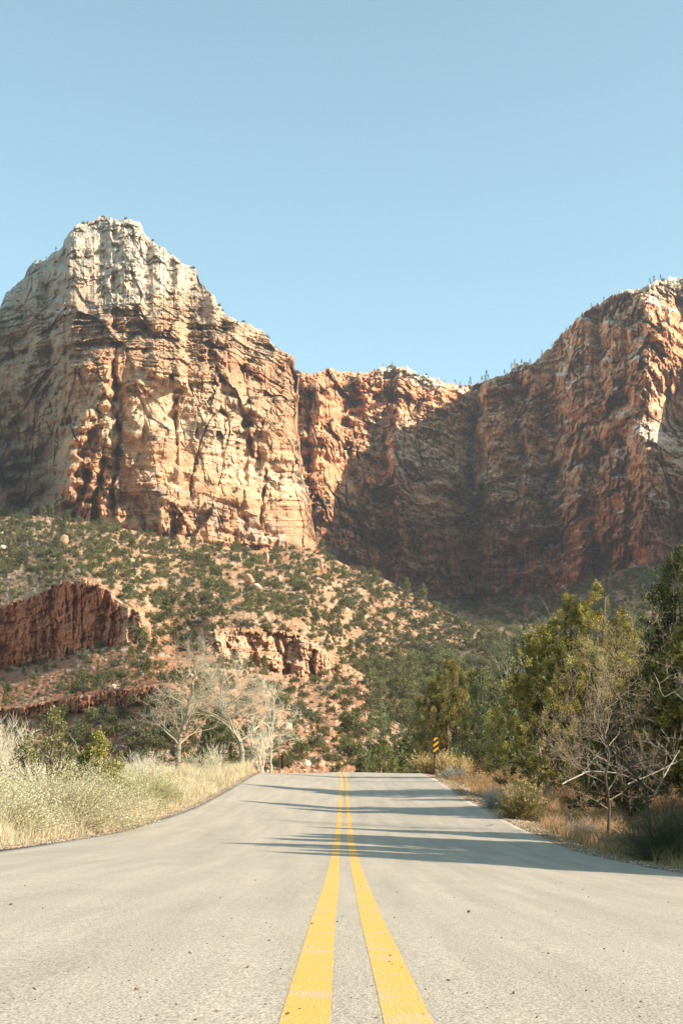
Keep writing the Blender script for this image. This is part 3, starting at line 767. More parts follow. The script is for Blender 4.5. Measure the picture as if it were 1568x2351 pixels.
def on(name, px_, py_):
    """world point of a sheet seen at (px, py), None outside"""
    cx, PYg, Pg = GR[name]
    j = int(np.clip(np.searchsorted(cx, px_), 0, len(cx) - 1))
    col = PYg[:, j]
    if py_ > col[0] or py_ < col[-1]:
        return None
    i = int(np.clip(np.searchsorted(-col, -py_), 0, len(col) - 1))
    return Pg[i, j]

# ------------------------------------------------------------------ road: profile measured from the width of the double line
K = 0.5831
tab = [(4032, 1405.4, 615), (3755, 1383, 405), (3630, 1368.8, 288), (3492, 1364, 178), (3400, 1358, 120), (3313, 1354, 79), (3252, 1355, 59.7), (3191, 1354, 46.8),
       (3160, 1353, 41.6), (3127, 1353.5, 37.6), (3096, 1354.3, 33.4), (3066, 1353, 30.0), (3050, 1348.5, 27.6), (3040, 1341, 26.2), (3034.5, 1335, 25.2)]
cY, cZ, cX = [], [], []
for ys_, xs_, w_ in tab:
    D = 0.31 * F / (w_ * K)
    b = (1175.5 - ys_ * K) / F
    cY.append(D * (CT - b * ST)); cZ.append(CAMZ + D * (ST + b * CT)); cX.append(D * (xs_ * K - 784) / F)
cY, cZ, cX = map(np.array, (cY, cZ, cX))

def from_edge(pts, side, hw=3.66):
    Y_, Z_ = [], []
    for x, y in pts:
        cxp = 787 if y > 1790 else 783
        D = hw * F / abs(cxp - x)
        b = (1175.5 - y) / F
        Y_.append(D * (CT - b * ST)); Z_.append(CAMZ + D * (ST + b * CT))
    i = np.argsort(Y_)
    return np.array(Y_)[i], np.array(Z_)[i]
lY, lZ = from_edge([(0, 1953), (52, 1944), (104, 1936), (167, 1928), (234, 1918), (299, 1902), (351, 1884), (408, 1866), (430, 1859), (500, 1824), (535, 1804), (565, 1783), (592, 1771.5)], -1)
rY, rZ = from_edge([(1545, 2003), (1479, 1991), (1407, 1973), (1331, 1958), (1264, 1935), (1208, 1908), (1165, 1886), (1132, 1867), (1089, 1847), (1050, 1822), (1028, 1806), (985, 1783), (950, 1772)], 1)
YR = np.concatenate([np.arange(-8, 2, 0.5), np.arange(2, 12, 0.1), np.arange(12, 72, 0.4), np.arange(72, 200, 2.0)])

def prof(Yp, Zp, z0, tail=True):
    """smooth profile, plane behind the camera, falling away beyond the crest"""
    q = np.interp(YR, np.concatenate([[-8, 2.0], Yp]), np.concatenate([[z0, z0], Zp]))
    ker = np.ones(9) / 9
    yy = np.arange(-8, 200, 0.4)
    zz = np.interp(yy, YR, q)
    for _ in range(3):
        zz = np.convolve(np.pad(zz, 4, 'edge'), ker, 'valid')
    q = np.interp(YR, yy, zz)
    zc_ = np.interp(67.0, YR, q)
    sl = (np.interp(67.0, YR, q) - np.interp(60.0, YR, q)) / 7.0
    dy = np.clip(YR - 67.0, 0, None)
    far = zc_ + sl * dy - 0.0085 * dy ** 2
    far = np.where(dy > 22, zc_ + sl * 22 - 0.0085 * 484 - (dy - 22) * 0.02, far)
    return np.where(YR > 67, far, q)
zC = prof(cY, cZ, 0.0)
zL = prof(lY, lZ, 0.07)
zRr = prof(rY, rZ, -0.10)
xC = np.interp(YR, np.concatenate([[-8], cY]), np.concatenate([[0.03], cX]))
xC = np.where(YR > 66, np.interp(66, YR, xC) - 0.012 * (YR - 66) ** 1.6, xC)
HW = 3.66

def road_z(X, Y):
    c = np.interp(Y, YR, xC); u = (X - c) / HW
    a, b, d = np.interp(Y, YR, zL), np.interp(Y, YR, zC), np.interp(Y, YR, zRr)
    crown = 0.0
    return np.where(u < 0, b + (a - b) * np.minimum(-u, 1), b + (d - b) * np.minimum(u, 1)) + crown

def gz(X, Y):
    X, Y = np.broadcast_arrays(np.asarray(X, float), np.asarray(Y, float))
    c = np.interp(Y, YR, xC); e = X - c
    base = road_z(X, Y)
    dl = np.clip(-e - HW, 0, None); dr = np.clip(e - HW, 0, None)
    inside = (np.abs(e) < HW)
    bump = 0.10 * fbm(X / 1.7, Y / 1.7, seed=201, o=3) + 0.02 * vn(X / .3, Y / .3, seed=202)
    left = -0.014 - 0.12 * sstep(0.1, 1.6, dl) + 0.02 * np.clip(dl - 2, 0, 30) + bump * sstep(0.2, 2.0, dl)
    right = -0.014 - 0.25 * sstep(0.1, 1.5, dr) + 1.5 * sstep(2.5, 9.0, dr) + 0.05 * np.clip(dr - 9, 0, 60) + 1.6 * bump * sstep(0.2, 2.0, dr)
    off = np.where(e < 0, left, right)
    z = base + np.where(inside, -0.10, off)
    far = sstep(150, 190, np.hypot(X, Y))
    return z * (1 - far) - 1.0 * far

# ground sheet
xg = np.concatenate([-np.geomspace(400, 12, 60), np.arange(-11.9, 12, 0.16), np.geomspace(12, 420, 60)])
yg = np.concatenate([[-300, -150, -70, -40, -25], np.arange(-15, 8, 1.0), np.arange(8, 50, 0.22), np.arange(50, 90, 0.5), np.arange(91, 200, 2.5), np.geomspace(200, 3200, 22)])
XG, YG = np.meshgrid(xg, yg)
ZG = gz(XG, YG)
n1 = fbm(XG / 2.5, YG / 2.5, seed=210, o=4); n2 = fbm(XG / .35, YG / .35, seed=211, o=3)
side = XG - np.interp(YG, YR, xC)
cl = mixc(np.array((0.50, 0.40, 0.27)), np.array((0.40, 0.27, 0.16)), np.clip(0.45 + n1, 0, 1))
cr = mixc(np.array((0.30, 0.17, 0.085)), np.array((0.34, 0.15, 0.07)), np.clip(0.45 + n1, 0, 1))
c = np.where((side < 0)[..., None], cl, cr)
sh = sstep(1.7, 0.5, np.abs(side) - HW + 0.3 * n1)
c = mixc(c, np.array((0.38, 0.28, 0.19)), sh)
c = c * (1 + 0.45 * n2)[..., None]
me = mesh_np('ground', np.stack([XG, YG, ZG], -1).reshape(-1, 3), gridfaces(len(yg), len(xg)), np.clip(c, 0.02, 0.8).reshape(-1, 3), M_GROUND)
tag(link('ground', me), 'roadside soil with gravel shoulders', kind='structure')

# asphalt
m, t_, b_ = new_mat('asphalt')
b_.inputs['Roughness'].default_value = 0.82
b_.inputs['Specular IOR Level'].default_value = 0.3
tc = N(t_, 'ShaderNodeTexCoord')
n_f = N(t_, 'ShaderNodeTexNoise', Scale=70.0, Detail=5.0, Roughness=0.7)
n_v = N(t_, 'ShaderNodeTexVoronoi', Scale=115.0)
n_m = N(t_, 'ShaderNodeTexNoise', Scale=1.1, Detail=5.0, Roughness=0.6)
mp = N(t_, 'ShaderNodeMapping'); mp.inputs['Scale'].default_value = (2.2, 0.10, 1)
n_s = N(t_, 'ShaderNodeTexNoise', Scale=1.6, Detail=6.0, Roughness=0.65)
for n_ in (n_f, n_v, n_m):
    t_.links.new(tc.outputs['Object'], n_.inputs['Vector'])
t_.links.new(tc.outputs['Object'], mp.inputs[0]); t_.links.new(mp.outputs[0], n_s.inputs['Vector'])
r1 = N(t_, 'ShaderNodeValToRGB')
cr_ = r1.color_ramp
cr_.elements[0].position = 0.30; cr_.elements[0].color = (0.13, 0.108, 0.08, 1)
cr_.elements[1].position = 0.68; cr_.elements[1].color = (0.59, 0.485, 0.365, 1)
e_ = cr_.elements.new(0.46); e_.color = (0.362, 0.300, 0.230, 1)
t_.links.new(n_f.outputs['Fac'], r1.inputs['Fac'])
mx = N(t_, 'ShaderNodeMixRGB', blend_type='MIX'); mx.inputs['Color2'].default_value = (0.362, 0.300, 0.230, 1); mx.inputs['Fac'].default_value = 0.2
t_.links.new(r1.outputs[0], mx.inputs['Color1'])
def maprange(t, src, a, b, c, d):
    q = N(t, 'ShaderNodeMapRange')
    for k, v in zip(('From Min', 'From Max', 'To Min', 'To Max'), (a, b, c, d)):
        q.inputs[k].default_value = v
    t.links.new(src, q.inputs['Value'])
    return q.outputs[0]
v1 = N(t_, 'ShaderNodeVectorMath', operation='SCALE')
ms = N(t_, 'ShaderNodeMath', operation='MULTIPLY')
t_.links.new(maprange(t_, n_s.outputs['Fac'], 0.3, 0.7, 0.84, 1.12), ms.inputs[0])
t_.links.new(maprange(t_, n_m.outputs['Fac'], 0.3, 0.7, 0.95, 1.04), ms.inputs[1])
t_.links.new(mx.outputs[0], v1.inputs[0]); t_.links.new(ms.outputs[0], v1.inputs['Scale'])
# faint red dust
n_d = N(t_, 'ShaderNodeTexNoise', Scale=3.5, Detail=7.0, Roughness=0.75)
mp2 = N(t_, 'ShaderNodeMapping'); mp2.inputs['Scale'].default_value = (0.8, 1.6, 1)
t_.links.new(tc.outputs['Object'], mp2.inputs[0]); t_.links.new(mp2.outputs[0], n_d.inputs['Vector'])
md = N(t_, 'ShaderNodeMixRGB'); md.inputs['Color2'].default_value = (0.42, 0.24, 0.14, 1)
t_.links.new(maprange(t_, n_d.outputs['Fac'], 0.64, 0.80, 0.0, 0.55), md.inputs['Fac'])
t_.links.new(v1.outputs[0], md.inputs['Color1'])
t_.links.new(md.outputs[0], b_.inputs['Base Color'])
bm = N(t_, 'ShaderNodeBump', Strength=0.55, Distance=0.004)
t_.links.new(n_v.outputs['Distance'], bm.inputs['Height'])
t_.links.new(bm.outputs[0], b_.inputs['Normal'])
M_ASPH = m

sel = YR < 140
yr = YR[sel]
uu = np.linspace(-1, 1, 41)
XRD = xC[sel][:, None] + uu[None] * HW
edge_n = np.zeros(XRD.shape)
edge_n[:, 0] = -0.10 * vn(yr / 0.9, seed=220) - 0.04 * vn(yr / .22, seed=222)
edge_n[:, -1] = 0.10 * vn(yr / 0.9, seed=221) + 0.04 * vn(yr / .22, seed=223)
YRD = np.broadcast_to(yr[:, None], XRD.shape)
ZRD = road_z(XRD, YRD) + 0.012 * vn(XRD / 1.3, YRD / 6.0, seed=224) * sstep(4, 15, YRD)
V = np.stack([XRD + edge_n, YRD, ZRD], -1)
skl = V[:, :1].copy(); skl[..., 2] -= 0.12; skl[..., 0] -= 0.03
skr = V[:, -1:].copy(); skr[..., 2] -= 0.12; skr[..., 0] += 0.03
V = np.concatenate([skl, V, skr], 1)
me = mesh_np('road', V.reshape(-1, 3), gridfaces(len(yr), V.shape[1]), None, M_ASPH)
tag(link('road', me), 'sun bleached asphalt road', kind='structure')

# yellow paint
m, t_, b_ = new_mat('yellow_road_paint')
b_.inputs['Roughness'].default_value = 0.7
tc = N(t_, 'ShaderNodeTexCoord')
n_f = N(t_, 'ShaderNodeTexNoise', Scale=120.0, Detail=4.0, Roughness=0.7)
n_m = N(t_, 'ShaderNodeTexNoise', Scale=4.5, Detail=7.0, Roughness=0.7)
t_.links.new(tc.outputs['Object'], n_f.inputs['Vector']); t_.links.new(tc.outputs['Object'], n_m.inputs['Vector'])
r1 = N(t_, 'ShaderNodeValToRGB')
r1.color_ramp.elements[0].position = 0.27; r1.color_ramp.elements[0].color = (0.40, 0.24, 0.06, 1)
r1.color_ramp.elements[1].position = 0.47; r1.color_ramp.elements[1].color = (0.70, 0.37, 0.085, 1)
t_.links.new(n_f.outputs['Fac'], r1.inputs['Fac'])
md = N(t_, 'ShaderNodeMixRGB'); md.inputs['Color2'].default_value = (0.50, 0.37, 0.22, 1)
t_.links.new(maprange(t_, n_m.outputs['Fac'], 0.50, 0.66, 0.0, 0.85), md.inputs['Fac'])
t_.links.new(r1.outputs[0], md.inputs['Color1']); t_.links.new(md.outputs[0], b_.inputs['Base Color'])
n_v = N(t_, 'ShaderNodeTexVoronoi', Scale=115.0)
t_.links.new(tc.outputs['Object'], n_v.inputs['Vector'])
bm = N(t_, 'ShaderNodeBump', Strength=0.5, Distance=0.004)
t_.links.new(n_v.outputs['Distance'], bm.inputs['Height']); t_.links.new(bm.outputs[0], b_.inputs['Normal'])
M_YEL = m
ym = np.concatenate([np.arange(-4, 2.2, 0.2), np.arange(2.2, 7, 0.008), np.arange(7, 14, 0.03), np.arange(14, 74, 0.25)])
for k, (a, b) in enumerate(((-0.155, -0.053), (0.055, 0.155))):
    cx_ = np.interp(ym, YR, xC)
    j = np.where(ym < 14, 1, 0)
    xa = cx_ + a + j * (0.0035 * vn(ym / 0.014, seed=230 + k) + 0.0015 * vn(ym / 0.15, seed=232 + k))
    xb = cx_ + b + j * (0.0035 * vn(ym / 0.014, seed=234 + k) + 0.0015 * vn(ym / 0.15, seed=236 + k))
    xs_ = np.stack([xa, (xa + xb) / 2, xb], 1)
    yy = np.broadcast_to(ym[:, None], xs_.shape)
    zz_ = road_z(xs_, yy) + 0.012 * vn(xs_ / 1.3, yy / 6.0, seed=224) * sstep(4, 15, yy) + 0.0008 + 0.005 * sstep(18, 60, yy)
    me = mesh_np('road_marking', np.stack([xs_, yy, zz_], -1).reshape(-1, 3), gridfaces(len(ym), 3), None, M_YEL)
    tag(link('road_marking', me), 'yellow centre line painted on the road', kind='structure')

# ------------------------------------------------------------------ plant builders
rng = np.random.default_rng(7)

def unit(v):
    return v / (np.linalg.norm(v, axis=-1, keepdims=True) + 1e-9)

class Geo:
    def __init__(self):
        self.V, self.Q, self.T, self.C, self.n = [], [], [], [], 0
    def add(self, V, Q=None, T=None, C=(0.1, 0.1, 0.1)):
        V = np.asarray(V, float).reshape(-1, 3)
        self.V.append(V)
        if Q is not None and len(Q): self.Q.append(np.asarray(Q) + self.n)
        if T is not None and len(T): self.T.append(np.asarray(T) + self.n)
        C = np.asarray(C, float)
        self.C.append(np.broadcast_to(C, V.shape) if C.ndim == 1 else C)
        self.n += len(V)
    def arrays(self):
        V = np.concatenate(self.V); C = np.concatenate(self.C)
        Fc = []
        if self.Q: Fc.append(np.concatenate(self.Q))
        if self.T: Fc.append(np.concatenate(self.T))
        return V, Fc, C
    def mesh(self, name, mat, smooth=False):
        V, Fc, C = self.arrays()
        return mesh_np(name, V, Fc, C, mat, smooth)

def leaves(g, c, d, ln, wd, col, rg, jit=0.25):
    """diamond leaves at c pointing along d"""
    n = len(c)
    if n == 0: return
    d = unit(d)
    a = unit(np.cross(d, rg.normal(size=(n, 3))))
    ln = np.broadcast_to(ln, (n,))[:, None] * (0.6 + 0.8 * rg.random((n, 1)))
    wd = np.broadcast_to(wd, (n,))[:, None] * (0.6 + 0.8 * rg.random((n, 1)))
    nrm = np.cross(d, a)
    V = np.stack([c, c + d * ln * .5 + a * wd + nrm * wd * .5, c + d * ln, c + d * ln * .5 - a * wd + nrm * wd * .5], 1)
    col = np.broadcast_to(col, (n, 3)) * (1 + jit * rg.normal(size=(n, 1)))
    C = np.repeat(np.clip(col, 0.008, 0.9)[:, None], 4, 1)
    g.add(V.reshape(-1, 3), Q=np.arange(4 * n).reshape(n, 4), C=C.reshape(-1, 3))

def tubes(g, segs, col, sides=4, rg=None, jit=0.15):
    """segs: list of (p0, p1, r0, r1)"""
    if not len(segs): return
    P0 = np.array([s_[0] for s_ in segs]); P1 = np.array([s_[1] for s_ in segs])
    R0 = np.array([s_[2] for s_ in segs]); R1 = np.array([s_[3] for s_ in segs])
    d = unit(P1 - P0)
    ref = np.where(np.abs(d[:, 2:3]) < 0.9, np.array([[0, 0, 1.0]]), np.array([[1.0, 0, 0]]))
    a = unit(np.cross(d, ref)); b = np.cross(d, a)
    ang = np.arange(sides) / sides * 2 * np.pi
    ca, sa = np.cos(ang), np.sin(ang)
    ring = a[:, None] * ca[None, :, None] + b[:, None] * sa[None, :, None]
    V = np.stack([P0[:, None] + ring * R0[:, None, None], P1[:, None] + ring * R1[:, None, None]], 1)
    n = len(segs)
    i = np.arange(sides); j = (i + 1) % sides
    q = np.stack([i, j, j + sides, i + sides], -1)[None] + (np.arange(n) * 2 * sides)[:, None, None]
    rg = rg or rng
    C = np.broadcast_to(np.asarray(col, float), (n, 3)) * (1 + jit * rg.normal(size=(n, 1)))
    C = np.repeat(np.clip(C, 0.01, 0.9), 2 * sides, 0)
    g.add(V.reshape(-1, 3), Q=q.reshape(-1, 4), C=C)

def limb(p, d, ln, r, rg, n=5, bend=0.25, up=0.0):
    """list of segments of one wandering branch"""
    out = []; p = np.array(p, float); d = unit(np.array(d, float))
    for i in range(n):
        d = unit(d + rg.normal(size=3) * bend / n ** .5 + np.array([0, 0, up / n]))
        q = p + d * ln / n
        out.append((p, q, r * (1 - 0.8 * i / n), r * (1 - 0.8 * (i + 1) / n)))
        p = q
    return out, d

def bare(p, d, ln, r, depth, rg, out, spread=0.75, up=0.25, kids=(3, 5), bend=0.3, shrink=0.62, tipr=0.004):
    segs, dd = limb(p, d, ln, r, rg, n=5 if depth > 1 else 4, bend=bend, up=up)
    out.setdefault(depth, []).extend(segs)
    if depth == 0: return
    for k in range(rg.integers(*kids)):
        f = 0.30 + 0.70 * rg.random()
        i = min(int(f * len(segs)), len(segs) - 1)
        base = segs[i][1]
        nd = unit(dd + spread * rg.normal(size=3) + np.array([0, 0, 0.15]))
        bare(base, nd, ln * shrink * (0.7 + 0.5 * rg.random()), max(segs[i][3] * 0.7, tipr), depth - 1, rg, out, spread, up, kids, bend, shrink, tipr)

def crown_clumps(rg, leaders, n):
    """clump centres on the flame-shaped crowns of several leaders: (x, y, z0, h, w)"""
    C, Dv, Sz = [], [], []
    tot = sum(l[3] * l[4] for l in leaders)
    for x, y, z0, h, w in leaders:
        m_ = max(8, int(n * h * w / tot))
        t = rg.random(m_) ** 0.85
        prof_ = np.clip((1 - t ** 1.9) ** 0.7 * (0.78 + 0.34 * np.minimum(t * 4, 1)), 0.06, 1.2)
        th = rg.random(m_) * 2 * np.pi
        lob = 1 + 0.33 * np.sin(3 * th + 5 * t + rg.random() * 6) + 0.2 * np.sin(7 * th - 9 * t) + 0.12 * rg.normal(size=m_)
        rad = w * 0.5 * prof_ * lob * (0.35 + 0.65 * rg.random(m_) ** 0.5)
        C.append(np.stack([x + rad * np.cos(th), y + rad * np.sin(th), z0 + t * h], -1))
        Dv.append(np.stack([np.cos(th) * (1 - t) * 0.8, np.sin(th) * (1 - t) * 0.8, 0.55 + t], -1))
        Sz.append(0.6 + 0.7 * rg.random(m_))
    return np.concatenate(C), unit(np.concatenate(Dv)), np.concatenate(Sz)

def juniper_meshes(seed, leaders, n_cl, per, cl, leaf, cols, trunk_r, trunk_col=(0.16, 0.12, 0.09), limbs=60, bare_tops=0, gold=0.0, wd=0.22):
    rg = np.random.default_rng(seed)
    c, d, sz = crown_clumps(rg, leaders, n_cl)
    g = Geo()
    cols = np.array(cols)
    m_ = len(c)
    tone = cols[rg.integers(0, len(cols), m_)] * (1 + 0.2 * rg.normal(size=(m_, 1)))
    idx = np.repeat(np.arange(m_), per)
    k = len(idx)
    u = rg.random(k)
    off = rg.normal(size=(k, 3)) * 0.34
    cc = c[idx] + d[idx] * (u[:, None] - 0.4) * cl * sz[idx, None] * 1.15 + off * cl * (sz[idx] * (1.0 - 0.45 * u))[:, None]
    dd = d[idx] * 0.9 + off * 1.1 + rg.normal(size=(k, 3)) * 0.35
    col = tone[idx]
    if gold:
        gi = rg.random(k) < gold * np.clip(u, 0.2, 1)
        col = np.where(gi[:, None], col * np.array([2.0, 1.5, 0.9]), col)
    leaves(g, cc, dd, leaf, leaf * wd, col, rg)
    crown = g
    tr = Geo()
    for x, y, z0, h, w in leaders:
        segs, _ = limb((x * 0.15, y * 0.15, -0.15), (x * 0.8, y * 0.8, z0 + h * 0.9), (z0 + h * 0.92) * 1.0, trunk_r, rg, n=8, bend=0.10)
        tubes(tr, segs, trunk_col, 7, rg)
    pick = rg.choice(m_, min(limbs, m_), replace=False)
    segs = []
    for i in pick:
        l_ = min(leaders, key=lambda q: (q[0] - c[i][0]) ** 2 + (q[1] - c[i][1]) ** 2)
        zb = max(0.1, c[i][2] * 0.6)
        p0 = np.array([l_[0] * (0.15 + 0.6 * zb / (l_[2] + l_[3])), l_[1] * (0.15 + 0.6 * zb / (l_[2] + l_[3])), zb])
        v = c[i] - p0
        s_, _ = limb(p0, v, np.linalg.norm(v), trunk_r * 0.28, rg, n=4, bend=0.12)
        segs += s_
    tubes(tr, segs, trunk_col, 4, rg)
    return crown, tr

def bush_mesh(seed, R_, H_, stems, per, leaf, cols, stemcol, sw=0.004, fill=0.35, droop=0.25, wd=0.3, tipcol=None, tips=0, fan=1.0):
    rg = np.random.default_rng(seed)
    g = Geo()
    cols = np.array(cols)
    th = rg.random(stems) * 2 * np.pi
    ph = np.arccos(1 - fan * rg.random(stems) * 0.96)          # 0 = up
    L_ = (fill + (1 - fill) * rg.random(stems) ** 0.4)
    lump = 1 + 0.16 * np.sin(3 * th + seed) + 0.12 * np.sin(5 * th + 2 * seed) + 0.10 * rg.normal(size=stems)
    end = np.stack([R_ * np.sin(ph) * np.cos(th), R_ * np.sin(ph) * np.sin(th), H_ * np.cos(ph) ** 0.8 + 0.05], -1) * (L_ * lump)[:, None]
    base = np.stack([rg.normal(size=stems) * 0.10 * R_, rg.normal(size=stems) * 0.10 * R_, -0.03 + 0 * th], -1)
    tt = np.linspace(0, 1, 6)
    ctrl = (base + end) / 2 + rg.normal(size=(stems, 3)) * 0.07 * R_
    ctrl[:, 2] += droop * H_ * 0.5 * np.sin(ph)
    P = ((1 - tt) ** 2)[None, :, None] * base[:, None] + (2 * tt * (1 - tt))[None, :, None] * ctrl[:, None] + (tt ** 2)[None, :, None] * end[:, None]
    wv = unit(np.cross(end - base, rg.normal(size=(stems, 3))))
    ww = sw * (1.3 - tt)[None, :, None] * wv[:, None]
    V = np.stack([P - ww, P + ww], 2).reshape(stems, -1, 3)
    q = np.array([[2 * i, 2 * i + 1, 2 * i + 3, 2 * i + 2] for i in range(5)])
    Q = (q[None] + (np.arange(stems) * 12)[:, None, None]).reshape(-1, 4)
    sc = np.broadcast_to(np.asarray(stemcol, float), (stems, 3)) * (1 + 0.2 * rg.normal(size=(stems, 1)))
    g.add(V.reshape(-1, 3), Q=Q, C=np.repeat(np.clip(sc, 0.01, 0.9), 12, 0))
    if per:
        k = stems * per
        si = np.repeat(np.arange(stems), per)
        u = 0.30 + 0.72 * rg.random(k) ** 0.8
        a, b = (1 - u) ** 2, 2 * u * (1 - u)
        c = a[:, None] * base[si] + b[:, None] * ctrl[si] + (u ** 2)[:, None] * end[si]
        tan_ = unit(end[si] - ctrl[si])
        side_ = unit(rg.normal(size=(k, 3)))
        c = c + side_ * R_ * 0.055 * rg.random((k, 1))
        d = tan_ * 0.9 + side_ * 0.8 + np.array([0, 0, 0.3])
        tone = cols[rg.integers(0, len(cols), stems)][si]
        leaves(g, c, d, leaf, leaf * wd, tone, rg, 0.2)
    if tips:
        si = rg.choice(stems, min(tips, stems), replace=False)
        si = si[end[si, 2] > H_ * 0.45]
        k = 14
        ss = np.repeat(si, k)
        c = end[ss] + rg.normal(size=(len(ss), 3)) * 0.018
        leaves(g, c, rg.normal(size=(len(ss), 3)) + np.array([0, 0, 0.5]), 0.03, 0.012, np.array(tipcol), rg, 0.2)
    return g

def proto_tree(seed, h, w, n_cl, per, leaf, cols, kind='round'):
    """small far juniper: crown clumps and a short trunk, one mesh"""
    rg = np.random.default_rng(seed)
    g = Geo()
    if kind == 'round':
        v = unit(rg.normal(size=(n_cl, 3))); v[:, 2] = np.abs(v[:, 2]) * 0.9 - 0.15
        rad = (0.45 + 0.55 * rg.random((n_cl, 1)))
        lob = 1 + 0.3 * np.sin(3 * np.arctan2(v[:, 1], v[:, 0]) + seed)[:, None]
        c = v * rad * lob * np.array([w / 2, w / 2, h * 0.62]) + np.array([0, 0, h * 0.36])
    else:
        t = rg.random(n_cl) ** 0.8; th = rg.random(n_cl) * 6.28
        rr = w / 2 * (1 - t) ** 0.8 * (0.5 + 0.5 * rg.random(n_cl))
        c = np.stack([rr * np.cos(th), rr * np.sin(th), h * (0.1 + 0.9 * t)], -1)
    idx = np.repeat(np.arange(n_cl), per)
    k = len(idx)
    cc = c[idx] + rg.normal(size=(k, 3)) * 0.075 * w
    cols = np.array(cols)
    tone = cols[rg.integers(0, len(cols), n_cl)][idx]
    leaves(g, cc, rg.normal(size=(k, 3)) + np.array([0, 0, 0.7]) + 0.8 * unit(c[idx] - np.array([0, 0, h * .3])), leaf, leaf * 0.38, tone, rg, 0.2)
    segs, _ = limb((0, 0, -0.4), (0.1 * rg.normal(), 0.1 * rg.normal(), 1), h * 0.7 + 0.4, w * 0.05, rg, n=4, bend=0.2)
    tubes(g, segs, (0.14, 0.10, 0.07), 5, rg)
    return g

def rock_geo(seed, sx, sy, sz, col, sub=3):
    """angular boulder: a sphere cut by random planes"""
    import bmesh
    rg = np.random.default_rng(seed)
    bm_ = bmesh.new()
    bmesh.ops.create_icosphere(bm_, subdivisions=sub, radius=1.0)
    bm_.verts.ensure_lookup_table()
    V = np.array([v.co[:] for v in bm_.verts]); Fc = np.array([[v.index for v in f.verts] for f in bm_.faces])
    bm_.free()
    for _ in range(14):
        n_ = unit(rg.normal(size=3)); d_ = 0.40 + 0.34 * rg.random()
        k = V @ n_ - d_
        V = V - np.clip(k, 0, None)[:, None] * n_ * 0.97
    V = V * (1 + 0.05 * vn(V[:, 0] * 2.2, V[:, 1] * 2.2, V[:, 2] * 2.2 + seed, seed=seed))[:, None]
    V = V * np.array([sx, sy, sz])
    C = np.broadcast_to(np.asarray(col, float), V.shape) * (1 + 0.12 * vn(V[:, 0] * 3 / sx, V[:, 1] * 3 / sx, V[:, 2] * 5 / sz, seed=seed + 1))[:, None]
    return V, Fc, C

# ------------------------------------------------------------------ things along the road
def X_of(px_, Y, z=0.5):
    d = Y * CT + (z - CAMZ) * ST
    return (px_ - 784) / F * d

def foot(px_, Y):
    z = 0.5
    for _ in range(4):
        x = X_of(px_, Y, z); z = float(gz(x, Y))
    return np.array((x, Y, z))

def ground_hit(px_, py_):
    """ground point seen at (px, py) on the roadside"""
    Ys = np.arange(9, 75, 0.1)
    X = X_of(px_, Ys, 0.6); Z = gz(X, Ys)
    yy = proj(X, Ys, Z)[1]
    i = np.argmax(yy <= py_) if (yy <= py_).any() else len(Ys) - 1
    return np.array((X[i], Ys[i], Z[i]))

def ztop(py_, Y):
    return CAMZ + Y * float(tan_e(py_))

